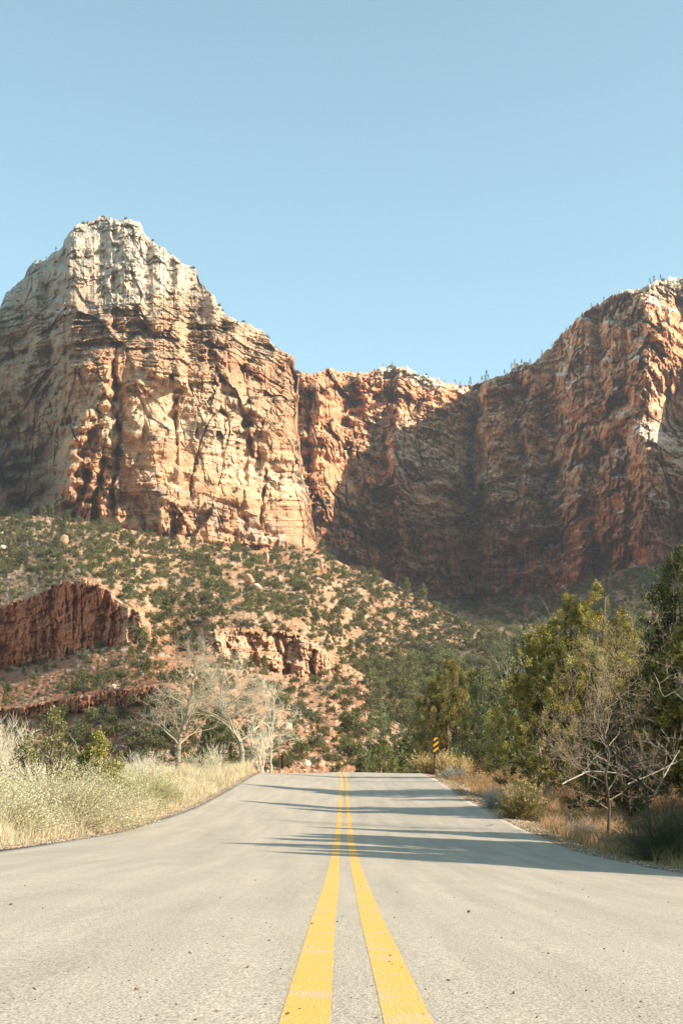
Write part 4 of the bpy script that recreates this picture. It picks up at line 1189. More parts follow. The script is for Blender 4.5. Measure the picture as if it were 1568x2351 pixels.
# object marker: black and amber diagonal stripes on a dark post
def make_marker():
    Y = 68.0
    p = foot(999, Y); top = ztop(1693, Y); h = top - p[2]
    root = empty('object_marker_sign', p)
    tag(root, 'narrow black and amber striped marker sign on a dark post right of the road', 'road sign')
    g = Geo()
    V = [(-0.03, 0, -0.3), (0.03, 0, -0.3), (0.03, 0.035, -0.3), (-0.03, 0.035, -0.3), (-0.03, 0, h - 0.06), (0.03, 0, h - 0.06), (0.03, 0.035, h - 0.06), (-0.03, 0.035, h - 0.06)]
    Q = [(0, 1, 5, 4), (1, 2, 6, 5), (2, 3, 7, 6), (3, 0, 4, 7), (4, 5, 6, 7)]
    lean = -0.075
    V = [(x + lean * (z / h - 1) * -1.0 * 0 - 0.05 * (1 - z / h), y, z) for x, y, z in V]
    g.add(V, Q=Q, C=(0.035, 0.028, 0.022))
    link('post', g.mesh('post', M_ROCK), root)
    # panel with clipped corners, 25 mm thick overall with a folded lip
    w, ph = 0.118, 0.70
    z0, z1 = h - ph, h
    ch = 0.035
    out = [(-w + ch, z0), (w - ch, z0), (w, z0 + ch), (w, z1 - ch), (w - ch, z1), (-w + ch, z1), (-w, z1 - ch), (-w, z0 + ch)]
    g = Geo()
    n = len(out)
    V = [(x, -0.012, z) for x, z in out] + [(x, -0.004, z) for x, z in out]
    fr = [tuple(range(n))]
    me = bpy.data.meshes.new('panel')
    me.from_pydata(V, [], [tuple(range(n)), tuple(range(2 * n - 1, n - 1, -1))] + [(i, (i + 1) % n, n + (i + 1) % n, n + i) for i in range(n)])
    m, t, b = new_mat('marker_stripes')
    b.inputs['Roughness'].default_value = 0.5
    tc_ = N(t, 'ShaderNodeTexCoord'); sx = N(t, 'ShaderNodeSeparateXYZ')
    t.links.new(tc_.outputs['Object'], sx.inputs[0])
    a = N(t, 'ShaderNodeMath', operation='MULTIPLY'); a.inputs[1].default_value = -0.80
    t.links.new(sx.outputs['X'], a.inputs[0])
    ad = N(t, 'ShaderNodeMath', operation='ADD'); t.links.new(a.outputs[0], ad.inputs[0]); t.links.new(sx.outputs['Z'], ad.inputs[1])
    sc = N(t, 'ShaderNodeMath', operation='MULTIPLY'); sc.inputs[1].default_value = 1 / 0.265; t.links.new(ad.outputs[0], sc.inputs[0])
    of = N(t, 'ShaderNodeMath', operation='ADD'); of.inputs[1].default_value = 0.40 - (h / 0.265) % 1.0 + 10; t.links.new(sc.outputs[0], of.inputs[0])
    fr_ = N(t, 'ShaderNodeMath', operation='FRACT'); t.links.new(of.outputs[0], fr_.inputs[0])
    gt = N(t, 'ShaderNodeMath', operation='GREATER_THAN'); gt.inputs[1].default_value = 0.5; t.links.new(fr_.outputs[0], gt.inputs[0])
    mx_ = N(t, 'ShaderNodeMixRGB'); mx_.inputs['Color1'].default_value = (0.62, 0.27, 0.012, 1); mx_.inputs['Color2'].default_value = (0.012, 0.012, 0.014, 1)
    t.links.new(gt.outputs[0], mx_.inputs['Fac']); t.links.new(mx_.outputs[0], b.inputs['Base Color'])
    me.materials.append(m)
    pn = link('panel', me, root)
    pn.rotation_euler = (0, math.radians(2), 0)
    for z_ in (z0 + 0.16, z1 - 0.16):
        g = Geo()
        a_ = np.arange(8) / 8 * 6.283
        V = np.concatenate([np.stack([0.012 * np.cos(a_), 0 * a_ - 0.017, z_ + 0.012 * np.sin(a_)], -1), np.stack([0.012 * np.cos(a_), 0 * a_ - 0.012, z_ + 0.012 * np.sin(a_)], -1)])
        g.add(V, Q=[(i, (i + 1) % 8, 8 + (i + 1) % 8, 8 + i) for i in range(8)] + [(0, 1, 2, 3), (0, 3, 4, 5), (0, 5, 6, 7)], C=(0.2, 0.2, 0.2))
        link('bolt', g.mesh('bolt', M_ROCK), root)
make_marker()

def boxv(x0, x1, y0, y1, z0, z1):
    V = [(x, y, z) for z in (z0, z1) for x, y in ((x0, y0), (x1, y0), (x1, y1), (x0, y1))]
    Q = [(0, 3, 2, 1), (4, 5, 6, 7), (0, 1, 5, 4), (1, 2, 6, 5), (2, 3, 7, 6), (3, 0, 4, 7)]
    return V, Q

def make_brown_sign():
    Y = 64.0
    p = foot(645, Y); h = ztop(1731, Y) - p[2]
    root = empty('trail_sign', p, math.radians(-62))
    tag(root, 'small dark brown sign nearly edge on behind a thin pale post by the crest', 'road sign')
    g = Geo(); V, Q = boxv(-0.2, 0.2, 0.0, 0.04, h - 0.62, h - 0.04); g.add(V, Q=Q, C=(0.085, 0.03, 0.018))
    link('panel', g.mesh('panel', M_ROCK), root)
    g = Geo(); V, Q = boxv(-0.025, 0.025, -0.05, -0.003, -0.3, h); g.add(V, Q=Q, C=(0.42, 0.28, 0.22))
    link('post', g.mesh('post', M_ROCK), root)
    g = Geo(); V, Q = boxv(-0.22, 0.22, 0.045, 0.10, h - 0.18, h - 0.08); g.add(V, Q=Q, C=(0.14, 0.06, 0.035))
    link('crossbar', g.mesh('crossbar', M_ROCK), root)
make_brown_sign()

SAGE = [(0.74, 0.66, 0.42), (0.80, 0.71, 0.48), (0.66, 0.60, 0.36), (0.74, 0.60, 0.34)]
SAGEG = [(0.46, 0.44, 0.23), (0.54, 0.49, 0.26), (0.60, 0.50, 0.24)]
STRAW = [(0.66, 0.54, 0.34), (0.72, 0.60, 0.41), (0.56, 0.44, 0.26)]
GREYB = [(0.34, 0.32, 0.28), (0.42, 0.38, 0.31)]
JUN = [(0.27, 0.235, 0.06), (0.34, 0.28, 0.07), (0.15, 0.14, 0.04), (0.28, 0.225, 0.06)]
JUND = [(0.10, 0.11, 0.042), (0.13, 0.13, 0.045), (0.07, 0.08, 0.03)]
JUNB = [(0.17, 0.19, 0.085), (0.23, 0.235, 0.10), (0.12, 0.14, 0.06)]
OLIVE = [(0.27, 0.21, 0.07), (0.16, 0.14, 0.04), (0.30, 0.215, 0.06), (0.20, 0.19, 0.06)]

def shrub(name, label, cat, px_, Y, R_, H_, seed, cols, stemcol=(0.22, 0.16, 0.11), stems=420, per=26, leaf=0.03, group=None, mat=None, **kw):
    p = foot(px_, Y)
    root = empty(name, p, 0)
    tag(root, label, cat, group)
    g = bush_mesh(seed, R_, H_, stems, per, leaf, cols, stemcol, **kw)
    link('foliage', g.mesh('foliage', mat or M_GRASS), root)
    rg = np.random.default_rng(seed + 900)
    s2 = Geo(); out = {}
    for k in range(9):
        a = rg.random() * 6.28; tl = 0.35 + 0.5 * rg.random()
        bare((0, 0, -0.05), (math.cos(a) * tl, math.sin(a) * tl, 1.0), H_ * (0.55 + 0.3 * rg.random()), 0.011, 2, rg, out, spread=0.5, up=0.2, kids=(2, 4), tipr=0.003)
    for dpt, sg in out.items():
        tubes(s2, sg, np.array(stemcol) * 0.8, 4 if dpt else 3, rg)
    link('stems', s2.mesh('stems', M_BARK), root)
    return root

# --- left verge: pale sage and rabbitbrush
LB = [('pale straw coloured sagebrush at the left edge of the photo beside the near shoulder', -6, 20.5, 1.2, 1.15, SAGE, 900),
      ('large rounded pale sagebrush with dark inner stems showing, largest on the left verge', 140, 23.5, 1.45, 1.42, SAGE, 1300),
      ('pale sagebrush right of the largest sagebrush and nearest the gravel edge', 228, 25.5, 0.9, 1.05, SAGE, 700),
      ('tall pale sagebrush behind the largest sagebrush', 90, 29.0, 1.5, 1.25, SAGE, 900),
      ('pale sagebrush behind and left, at the frame edge below the bleached bare shrub', -20, 27.0, 1.4, 1.35, SAGE, 800),
      ('greenish low sagebrush in front of the olive juniper bush', 285, 32.0, 1.1, 1.0, SAGEG, 700),
      ('yellow green rounded brush between the gravel edge and the olive juniper bush', 352, 36.5, 1.0, 0.95, SAGEG, 600),
      ('straw coloured brush behind the yellow green rounded brush', 330, 42.0, 1.3, 1.15, SAGE, 600),
      ('low pale brush left of the first bare cottonwood', 300, 50.0, 1.3, 1.0, SAGE, 500)]
for i, (lab, x, Y, R_, H_, cols, st) in enumerate(LB):
    shrub('sagebrush', lab, 'shrub', x, Y, R_, H_ * 0.78, 300 + i, cols, stems=int(st * 1.2), per=36, leaf=0.022 if Y < 31 else 0.03, group='pale brush on the left verge', sw=0.0035)

BLEACH = (0.66, 0.57, 0.43)
def twig_shrub(label, px_, Y, pyt, seed, col, n=14, lean=0.5, name='bare_shrub', cat='shrub', width=1.0, group=None, r=0.016, depth=3):
    p = foot(px_, Y); H_ = ztop(pyt, Y) - p[2]
    root = empty(name, p); tag(root, label, cat, group)
    rg = np.random.default_rng(seed); out = {}
    for k in range(n):
        a = rg.random() * 6.28; tl = lean * (0.3 + rg.random()) * width
        bare((rg.normal() * .05, rg.normal() * .05, -0.05), (math.cos(a) * tl, math.sin(a) * tl, 1.0), H_ * (0.40 + 0.15 * rg.random()), r, depth, rg, out, spread=0.55, up=0.3, kids=(3, 5), tipr=0.0045)
    g1, g2 = Geo(), Geo()
    for d_, sg in out.items():
        tubes(g1 if d_ >= depth - 1 else g2, sg, col, 4 if d_ > 1 else 3, rg)
    link('stems', g1.mesh('stems', M_BARK), root); link('twigs', g2.mesh('twigs', M_BARK), root)
    return root
twig_shrub('tall bleached leafless shrub at the left edge of the photo above the sagebrush', 18, 36.0, 1640, 41, BLEACH, n=24, lean=0.45)
twig_shrub('bleached leafless shrub between the dark leaved bush and the olive juniper bush', 175, 35.0, 1700, 42, BLEACH, n=16)
twig_shrub('low bleached twiggy shrub left of the first bare cottonwood trunk', 345, 50.0, 1712, 43, BLEACH, n=20, lean=0.8)
twig_shrub('pale twiggy shrub between the two bare cottonwood trunks', 478, 54.0, 1700, 44, (0.6, 0.52, 0.36), n=24, lean=0.7)
twig_shrub('pale twiggy sapling right of the leaning cottonwood trunk', 600, 64.0, 1640, 45, BLEACH, n=14, lean=0.4)

def juniper(name, label, px_, Y, pyt, wpx, seed, cols, leaders=None, n_cl=260, per=70, clump=0.22, leaf=0.06, limbs=60, trunk_r=0.09, group=None, gold=0.0, z0=0.25, mat=None, trunk_col=(0.11, 0.085, 0.065), wd=0.34):
    p = foot(px_, Y); H_ = ztop(pyt, Y) - p[2]; W = wpx / F * Y
    if leaders is None:
        leaders = [(0, 0, 0, .88, .55), (-0.25, 0.05, 0, 0.70, 0.45), (0.25, -0.05, 0, 0.66, 0.45), (0.02, 0, .55, .44, .14), (-.2, 0, .4, .4, .12)]
    leaf = leaf * 1.25; clump = clump * 1.1
    ld = [(a * W, b * W, max(c * H_, 0.02 * H_) + z0 * 0.3, H_ * min(d, 0.99 - max(c, .02)), e * W * 1.5) for a, b, c, d, e in leaders]
    cr_g, tr_g = juniper_meshes(seed, ld, n_cl, per, clump, leaf, cols, trunk_r, trunk_col, limbs, gold=gold, wd=wd)
    root = empty(name, p); tag(root, label, 'tree', group)
    link('crown', cr_g.mesh('crown', mat or M_LEAFN), root)
    link('trunk', tr_g.mesh('trunk', M_BARK), root)
    return root
juniper('juniper_bush', 'olive green juniper bush standing above the sagebrush on the left verge', 222, 34.0, 1700, 118, 51, [(0.30, 0.27, 0.06), (0.24, 0.22, 0.06), (0.34, 0.28, 0.07)],
        leaders=[(0, 0, 0, 1, 0.7), (-0.25, 0, 0, 0.75, 0.6), (0.25, 0, 0, 0.62, 0.6), (0.38, 0, 0, 0.38, 0.45), (-0.05, -0.2, 0, .8, .6)], n_cl=240, per=60, clump=0.13, leaf=0.035)
juniper('leafy_bush', 'open brown green leaved bush in front of the bleached shrub at far left', 100, 33.0, 1640, 150, 52, [(0.22, 0.20, 0.07), (0.30, 0.26, 0.10), (0.17, 0.15, 0.06)],
        leaders=[(0.1, 0, .1, .9, 0.5), (-0.3, 0, .1, 0.6, 0.5), (0.35, 0, .1, 0.5, 0.45)], n_cl=150, per=26, clump=0.17, leaf=0.04, wd=0.4)
juniper('juniper', 'dark green juniper standing behind the two bare cottonwoods', 497, 82.0, 1612, 120, 53, JUND, n_cl=260, per=60, clump=0.24, leaf=0.07)

# --- bare cottonwoods
def cottonwood(label, px_, Y, path, seed, col, r=0.13, kids=9, L0=1.5, group='bare cottonwoods left of the road', depth=3, spread=0.75):
    p = foot(px_, Y)
    root = empty('bare_cottonwood', p); tag(root, label, 'tree', group)
    rg = np.random.default_rng(seed)
    pts = [np.array((0, 0, -0.2))]
    for x_, y_, dy_ in path:
        q = at(x_, y_, Y + dy_) - p
        pts.append(q)
    # smooth trunk
    P = np.array(pts); tt = np.linspace(0, len(P) - 1, 26)
    i = np.clip(tt.astype(int), 0, len(P) - 2); f = (tt - i)[:, None]
    c = P[i] * (1 - f) + P[i + 1] * f
    c = c + rg.normal(size=c.shape) * 0.02
    rad = r * (1 - 0.8 * tt / tt[-1])
    g = Geo(); tubes(g, [(c[k], c[k + 1], rad[k], rad[k + 1]) for k in range(25)], np.array(col) * 0.55, 8, rg, 0.06)
    link('trunk', g.mesh('trunk', M_BARK, True), root)
    out = {}
    for k in range(kids):
        j = int(5 + 20 * (k + rg.random()) / kids); j = min(j, 24)
        a = rg.random() * 6.28
        d = np.array((math.cos(a), math.sin(a) * 0.7, 0.45 + 0.5 * rg.random()))
        bare(c[j], d, L0 * (0.75 + 0.5 * rg.random()) * (1.1 - 0.4 * j / 25), rad[j] * 0.30 + 0.010, depth, rg, out, spread=spread, up=0.15, kids=(5, 7), bend=0.35, tipr=0.0045)
    g1, g2 = Geo(), Geo()
    for d_, sg in out.items():
        tubes(g1 if d_ >= depth - 1 else g2, sg, col, 5 if d_ >= depth - 1 else 3, rg)
    link('branches', g1.mesh('branches', M_BARK), root); link('twigs', g2.mesh('twigs', M_BARK), root)
BARKP = (0.42, 0.34, 0.24)
cottonwood('bare cottonwood with upright brown trunk, leftmost of the bare trees by the road', 405, 57.0, [(408, 1730, 0), (415, 1690, 0), (428, 1655, 0), (440, 1600, .2), (446, 1550, .3), (447, 1520, .4)], 61, BARKP, r=0.12, kids=15, L0=1.25)
cottonwood('bare cottonwood with a trunk bent to the left, most widely branched of the bare trees', 557, 61.0, [(555, 1725, 0), (548, 1690, 0), (532, 1660, 0), (512, 1640, 0), (508, 1600, .2), (515, 1540, .3)], 62, (0.48, 0.40, 0.29), r=0.125, kids=17, L0=1.55)
cottonwood('slender pale bare tree nearest the road crest', 620, 66.0, [(622, 1730, 0), (624, 1690, 0), (628, 1640, .1), (632, 1600, .2)], 63, BLEACH, r=0.075, kids=9, L0=1.0)

# --- right side trees
juniper('juniper', 'huge yellow green juniper with many pointed tops, largest tree right of the road', 1335, 46.0, 1338, 385, 71, JUN,
        leaders=[(0.05, 0, 0, .86, .46), (-.2, 0, 0, .74, .40), (.3, 0, 0, .76, .38), (-.37, 0, 0, .52, .27), (.43, 0, 0, .60, .27), (0, -.25, 0, .66, .52), (.2, -.2, 0, .6, .46), (-.2, -.2, 0, .55, .46),
                 (0.14, 0, .60, .37, .14), (-.03, .05, .60, .34, .14), (.27, 0, .52, .34, .14), (-.13, 0, .5, .31, .14), (.38, 0, .42, .33, .1), (-.28, 0, .42, .30, .1)],
        n_cl=1900, per=100, clump=0.165, leaf=0.040, limbs=160, wd=0.34, trunk_r=0.15, gold=0.12)
juniper('juniper', 'juniper with grey dead branch tips left behind the largest juniper', 1215, 58.0, 1430, 170, 72, JUNB, n_cl=420, per=48, clump=0.2, leaf=0.06, trunk_r=0.1)
twig_shrub('grey dead branch tops standing above the left shoulder of the largest juniper', 1245, 54.0, 1440, 73, (0.45, 0.38, 0.3), n=7, lean=0.18, name='dead_tree', cat='tree', r=0.04)
juniper('juniper', 'olive brown juniper with a rounded yellow top behind the striped marker sign', 1050, 78.0, 1508, 205, 74, OLIVE,
        leaders=[(-0.05, 0, 0, 0.93, 0.50), (-0.28, 0, 0.0, 0.76, 0.40), (0.24, 0, 0.0, 0.84, 0.42), (0, -.2, 0, .7, .7), (-.08, 0, .7, .3, .16), (.2, 0, .6, .3, .14)], n_cl=1150, per=80, clump=0.24, leaf=0.052, limbs=120, gold=0.1)
juniper('juniper', 'blue green juniper between the olive brown juniper and the largest juniper', 1118, 74.0, 1528, 120, 75, JUNB,
        leaders=[(-0.1, 0, 0, 0.90, 0.5), (0.2, 0, 0, 0.80, 0.45), (0.0, -.2, 0, .6, .7), (0.35, 0, 0.0, 0.6, 0.36), (-.12, 0, .6, .4, .14)], n_cl=520, per=80, clump=0.24, leaf=0.052)
juniper('juniper', 'open crowned dark juniper beyond the road crest right of the centre line', 880, 92.0, 1622, 118, 76, JUNB, leaders=[(0, 0, 0.15, 0.85, 0.8), (-0.3, 0, 0.1, 0.6, 0.6), (0.3, 0, 0.1, 0.62, 0.6)], n_cl=230, per=60, clump=0.28, leaf=0.08)
juniper('juniper_bush', 'bright green cone shaped juniper bush just behind the road crest', 884, 82.0, 1702, 66, 77, [(0.20, 0.20, 0.06), (0.25, 0.24, 0.07)], leaders=[(0, 0, 0, 1, 0.8), (-.25, 0, 0, .7, .6), (.25, 0, 0, .65, .6)], n_cl=220, per=60, clump=0.16, leaf=0.05)
juniper('juniper_bush', 'small green bush left of the cone shaped juniper bush behind the crest', 832, 84.0, 1728, 40, 78, [(0.16, 0.15, 0.05)], n_cl=80, per=50, clump=0.16, leaf=0.06)
juniper('juniper_bush', 'low wide green bush behind the crest above the centre line', 775, 84.0, 1748, 60, 79, [(0.20, 0.19, 0.06)], n_cl=90, per=50, clump=0.15, leaf=0.05)
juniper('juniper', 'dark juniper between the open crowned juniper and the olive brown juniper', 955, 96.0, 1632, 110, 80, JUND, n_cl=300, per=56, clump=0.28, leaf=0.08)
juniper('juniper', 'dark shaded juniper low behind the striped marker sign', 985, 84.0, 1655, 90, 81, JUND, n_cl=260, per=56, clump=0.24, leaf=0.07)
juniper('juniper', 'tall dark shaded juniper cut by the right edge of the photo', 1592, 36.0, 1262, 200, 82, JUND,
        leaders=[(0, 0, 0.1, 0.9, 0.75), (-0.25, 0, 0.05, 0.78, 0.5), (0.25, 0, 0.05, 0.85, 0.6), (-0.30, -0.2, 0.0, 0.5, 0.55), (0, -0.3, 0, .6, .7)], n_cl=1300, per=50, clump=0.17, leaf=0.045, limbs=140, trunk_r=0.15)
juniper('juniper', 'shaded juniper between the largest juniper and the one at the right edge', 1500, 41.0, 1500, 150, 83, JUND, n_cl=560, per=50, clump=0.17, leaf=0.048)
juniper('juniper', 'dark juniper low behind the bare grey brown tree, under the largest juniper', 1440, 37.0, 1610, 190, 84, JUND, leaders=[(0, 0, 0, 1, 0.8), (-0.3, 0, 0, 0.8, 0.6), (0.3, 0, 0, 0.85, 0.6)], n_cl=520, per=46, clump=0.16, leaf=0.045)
# trees standing beside the frame whose shadows cross the road
for lab, X_, Y_, h_, w_, sd in (('first', 7.4, 14.8, 4.6, 2.2, 85), ('second', 8.4, 17.2, 5.4, 3.8, 86), ('third', 8.0, 22.3, 4.9, 2.6, 87), ('fourth', 7.6, 25.8, 4.6, 1.6, 88), ('fifth', 8.0, 19.9, 5.0, 3.4, 89), ('sixth', 9.0, 34.0, 5.6, 2.6, 90), ('seventh', 7.2, 16.0, 4.3, 2.4, 94), ('eighth', 8.8, 21.0, 5.2, 2.8, 95)):
    px_ = 784 + F * X_ / (Y_ * CT)
    zt = float(gz(X_, Y_)) + h_
    juniper('juniper', lab + ' juniper outside the frame beside the right lane', px_, Y_, 1175.5 - F * ((zt - CAMZ) * CT - Y_ * ST) / (Y_ * CT + (zt - CAMZ) * ST), w_ * F / Y_, sd, JUN,
            n_cl=1200, per=46, clump=0.18, leaf=0.08, leaders=[(0, 0, 0.12, 0.88, 0.5), (-.3, .3, .08, .6, .5), (.3, -.3, .08, .66, .5), (0, .4, .05, .55, .5), (0, -.4, .05, .6, .5)])

def dead_tree(label, px_, Y, path, seed, col, r, kids, L0, dark=0.6):
    p = foot(px_, Y)
    root = empty('dead_tree', p); tag(root, label, 'tree')
    rg = np.random.default_rng(seed)
    P = np.array([(0, 0, -0.1)] + [tuple(at(x_, y_, Y + d_) - p) for x_, y_, d_ in path]); tt = np.linspace(0, len(P) - 1, 24)
    i = np.clip(tt.astype(int), 0, len(P) - 2); f = (tt - i)[:, None]
    c = P[i] * (1 - f) + P[i + 1] * f + rg.normal(size=(24, 3)) * 0.008
    rad = r * (1 - 0.75 * tt / tt[-1])
    g = Geo(); tubes(g, [(c[k], c[k + 1], rad[k], rad[k + 1]) for k in range(23)], np.array(col) * dark, 8, rg, 0.05)
    link('trunk', g.mesh('trunk', M_BARK, True), root)
    out = {}
    for k in range(kids):
        j = min(int(3 + 21 * (k + rg.random()) / kids), 22)
        a = rg.random() * 6.28
        bare(c[j], (math.cos(a), 0.7 * math.sin(a), 0.25 + 0.6 * rg.random()), L0 * (0.7 + 0.6 * rg.random()), rad[j] * 0.3 + 0.004, 3, rg, out, spread=0.75, up=0.1, kids=(4, 6), bend=0.4, tipr=0.0028)
    g1, g2 = Geo(), Geo()
    for d_, sg in out.items():
        tubes(g1 if d_ >= 2 else g2, sg, col, 5 if d_ >= 2 else 3, rg)
    link('branches', g1.mesh('branches', M_BARK), root); link('twigs', g2.mesh('twigs', M_BARK), root)
    # a few clinging dry leaves
    tips = [s_[1] for s_ in out.get(0, [])]
    pk = rg.choice(len(tips), min(260, len(tips)), replace=False)
    g = Geo(); leaves(g, np.array([tips[q] for q in pk]), rg.normal(size=(len(pk), 3)) + np.array([0, 0, -1.2]), 0.045, 0.014, np.array((0.30, 0.17, 0.07)), rg)
    link('dry_leaves', g.mesh('dry_leaves', M_GRASS), root)
dead_tree('leafless grey brown tree with fine twigs in front of the largest juniper', 1393, 28.5, [(1399, 1850, 0), (1388, 1790, 0), (1397, 1735, 0), (1386, 1685, 0), (1380, 1640, 0), (1404, 1590, 0), (1393, 1545, 0)], 91, (0.33, 0.24, 0.165), 0.034, 26, 0.9, 0.32)
dead_tree('dark leaning dead sapling right of the leafless grey brown tree', 1500, 26.0, [(1480, 1810, 0.1), (1440, 1760, 0.2), (1400, 1720, 0.3), (1385, 1690, .3)], 92, (0.16, 0.12, 0.09), 0.035, 9, 0.6, 0.5)
dead_tree('pale barked crooked snag reaching in from the right edge of the photo', 1610, 33.0, [(1608, 1700, 0), (1580, 1620, 0), (1548, 1588, 0), (1522, 1600, 0), (1500, 1545, 0)], 93, (0.50, 0.43, 0.34), 0.024, 4, 0.45, 1.0)

# --- right verge shrubs
GOLD = [(0.62, 0.42, 0.14), (0.70, 0.52, 0.24), (0.50, 0.30, 0.09), (0.62, 0.54, 0.30)]
shrub('rabbitbrush', 'golden leaved bush left of and behind the striped marker sign', 'shrub', 972, 70.5, 0.75, 0.98, 401, GOLD, stems=520, per=26, leaf=0.05)
shrub('rabbitbrush', 'taller golden bush right behind the striped marker sign', 'shrub', 1022, 70.0, 0.85, 1.35, 402, GOLD, stems=600, per=26, leaf=0.05)
shrub('rabbitbrush', 'golden bush sloping down on the right of the striped marker sign', 'shrub', 1062, 67.0, 0.65, 0.95, 403, GOLD, stems=420, per=24, leaf=0.05)
shrub('sagebrush', 'shaded grey blue low shrub below the golden bushes', 'shrub', 1040, 62.5, 0.75, 0.55, 404, GREYB, stems=300, per=20, leaf=0.04)
shrub('rabbitbrush', 'pale grey twiggy bush beside the right shoulder left of the seed headed rabbitbrush', 'shrub', 1142, 38.0, 0.62, 0.62, 405, [(0.40, 0.38, 0.32), (0.48, 0.44, 0.36)], (0.42, 0.38, 0.33), stems=620, per=8, leaf=0.025)
shrub('rabbitbrush', 'olive rabbitbrush topped with pale yellow seed heads on the right shoulder', 'shrub', 1200, 33.5, 0.66, 0.82, 406, [(0.22, 0.20, 0.07), (0.30, 0.25, 0.09), (0.26, 0.19, 0.07)], (0.24, 0.18, 0.09), stems=700, per=14, leaf=0.03, tips=160, tipcol=(0.55, 0.42, 0.2))
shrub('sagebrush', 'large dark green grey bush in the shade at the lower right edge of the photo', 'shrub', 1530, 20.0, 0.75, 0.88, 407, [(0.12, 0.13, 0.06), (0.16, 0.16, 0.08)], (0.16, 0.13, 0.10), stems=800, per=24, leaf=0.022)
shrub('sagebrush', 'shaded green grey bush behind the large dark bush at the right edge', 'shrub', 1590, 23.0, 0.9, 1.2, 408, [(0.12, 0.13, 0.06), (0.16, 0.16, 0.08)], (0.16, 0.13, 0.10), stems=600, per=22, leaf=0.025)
shrub('dry_brush', 'reddish brown dry bush under the blue green juniper', 'shrub', 1112, 60.0, 0.8, 0.95, 409, [(0.24, 0.12, 0.06), (0.30, 0.17, 0.09)], (0.2, 0.1, 0.06), stems=520, per=18, leaf=0.04)
shrub('dry_brush', 'tan upright brush below the reddish brown bush', 'shrub', 1105, 54.0, 0.62, 0.62, 410, [(0.46, 0.31, 0.13), (0.52, 0.38, 0.2)], stems=420, per=18, leaf=0.035)
shrub('dry_brush', 'tan brush right of the reddish brown bush under the junipers', 'shrub', 1165, 56.0, 0.8, 0.8, 411, [(0.46, 0.31, 0.13), (0.40, 0.25, 0.12)], stems=420, per=18, leaf=0.035)
shrub('dry_brush', 'grey brown tangled brush on the bank above the seed headed rabbitbrush', 'shrub', 1255, 44.0, 0.95, 0.62, 412, GREYB + [(0.36, 0.24, 0.14)], stems=520, per=12, leaf=0.03)
shrub('dry_brush', 'russet brush at the foot of the largest juniper', 'shrub', 1320, 43.0, 0.9, 0.6, 413, [(0.36, 0.18, 0.08), (0.42, 0.27, 0.12)], stems=420, per=14, leaf=0.03)
shrub('dry_brush', 'grey brown brush below the leafless tree beside the tan grass', 'shrub', 1330, 29.0, 0.6, 0.42, 414, GREYB, stems=420, per=10, leaf=0.02)
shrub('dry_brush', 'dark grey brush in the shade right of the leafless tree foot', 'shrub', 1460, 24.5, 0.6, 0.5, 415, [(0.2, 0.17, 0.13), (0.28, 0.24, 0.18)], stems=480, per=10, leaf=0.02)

# fallen dead branches and logs
LOGS = [('thick pale fallen log ending under the leafless tree', [(1395, 1745, 33), (1365, 1755, 33.3), (1350, 1775, 33.2), (1330, 1790, 33.2)], 0.04, (0.42, 0.38, 0.32)),
        ('long grey fallen branch lying on the bank behind the seed headed rabbitbrush', [(1215, 1795, 34), (1260, 1780, 35), (1310, 1768, 36), (1375, 1745, 36)], 0.024, (0.30, 0.27, 0.23)),
        ('pale fallen branch pointing up at the right edge', [(1440, 1800, 28), (1500, 1775, 28.2), (1568, 1742, 28.5)], 0.014, (0.42, 0.36, 0.28)),
        ('thin pale branch lying across the bank toward the leafless tree', [(1465, 1790, 29.5), (1400, 1750, 30), (1320, 1715, 31)], 0.012, (0.34, 0.28, 0.21)),
        ('bleached forked branch lying by the tan grass below the leafless tree', [(1400, 1868, 25.5), (1360, 1858, 25.3), (1320, 1866, 25.2)], 0.02, (0.68, 0.58, 0.42)),
        ('short charred stump piece at the foot of the leafless tree', [(1405, 1868, 26.4), (1385, 1850, 26.3), (1358, 1842, 26.2)], 0.06, (0.03, 0.025, 0.02)),
        ('grey branch heap stick leaning at the right edge', [(1500, 1830, 27), (1530, 1770, 27.5), (1560, 1720, 28)], 0.016, (0.36, 0.30, 0.24)),
        ('slim grey branch arching over the dark bank', [(1290, 1800, 30), (1350, 1770, 30.5), (1420, 1775, 30.5), (1480, 1800, 30)], 0.016, (0.42, 0.36, 0.29))]
for k, (lab, pts, r, col) in enumerate(LOGS):
    lying = 'pointing up' not in lab and 'leaning' not in lab and 'arching' not in lab
    P = np.array([ground_hit(q[0], q[1]) if lying else at(*q) for q in pts])
    if lying: r = r * P[0][1] / pts[0][2]
    base = P[0].copy()
    rg = np.random.default_rng(600 + k)
    tt = np.linspace(0, len(P) - 1, 18); i = np.clip(tt.astype(int), 0, len(P) - 2); f = (tt - i)[:, None]
    c = P[i] * (1 - f) + P[i + 1] * f + rg.normal(size=(18, 3)) * r * 0.25
    gzz = gz(c[:, 0], c[:, 1])
    c[:, 2] = gzz + r * 0.9 + 0.05 * np.abs(np.sin(tt * 3)) if lying else np.maximum(c[:, 2], gzz + r * 0.5)
    c = c - base
    rad = r * (1 - 0.55 * tt / tt[-1])
    g = Geo(); tubes(g, [(c[q], c[q + 1], rad[q], rad[q + 1]) for q in range(17)], col, 7, rg, 0.05)
    out = {}
    for q in range(6 if r < 0.05 else 2):
        j = rg.integers(4, 17)
        bare(c[j], (rg.normal() * .6, rg.normal() * .6, 0.4), 0.55, rad[j] * 0.5, 2, rg, out, spread=0.6, kids=(2, 4), tipr=0.003)
    for d_, sg in out.items(): tubes(g, sg, col, 4, rg)
    o = link('fallen_branch', g.mesh('fallen_branch', M_BARK), None, base)
    tag(o, lab, 'branch', 'fallen dead branches on the right bank')

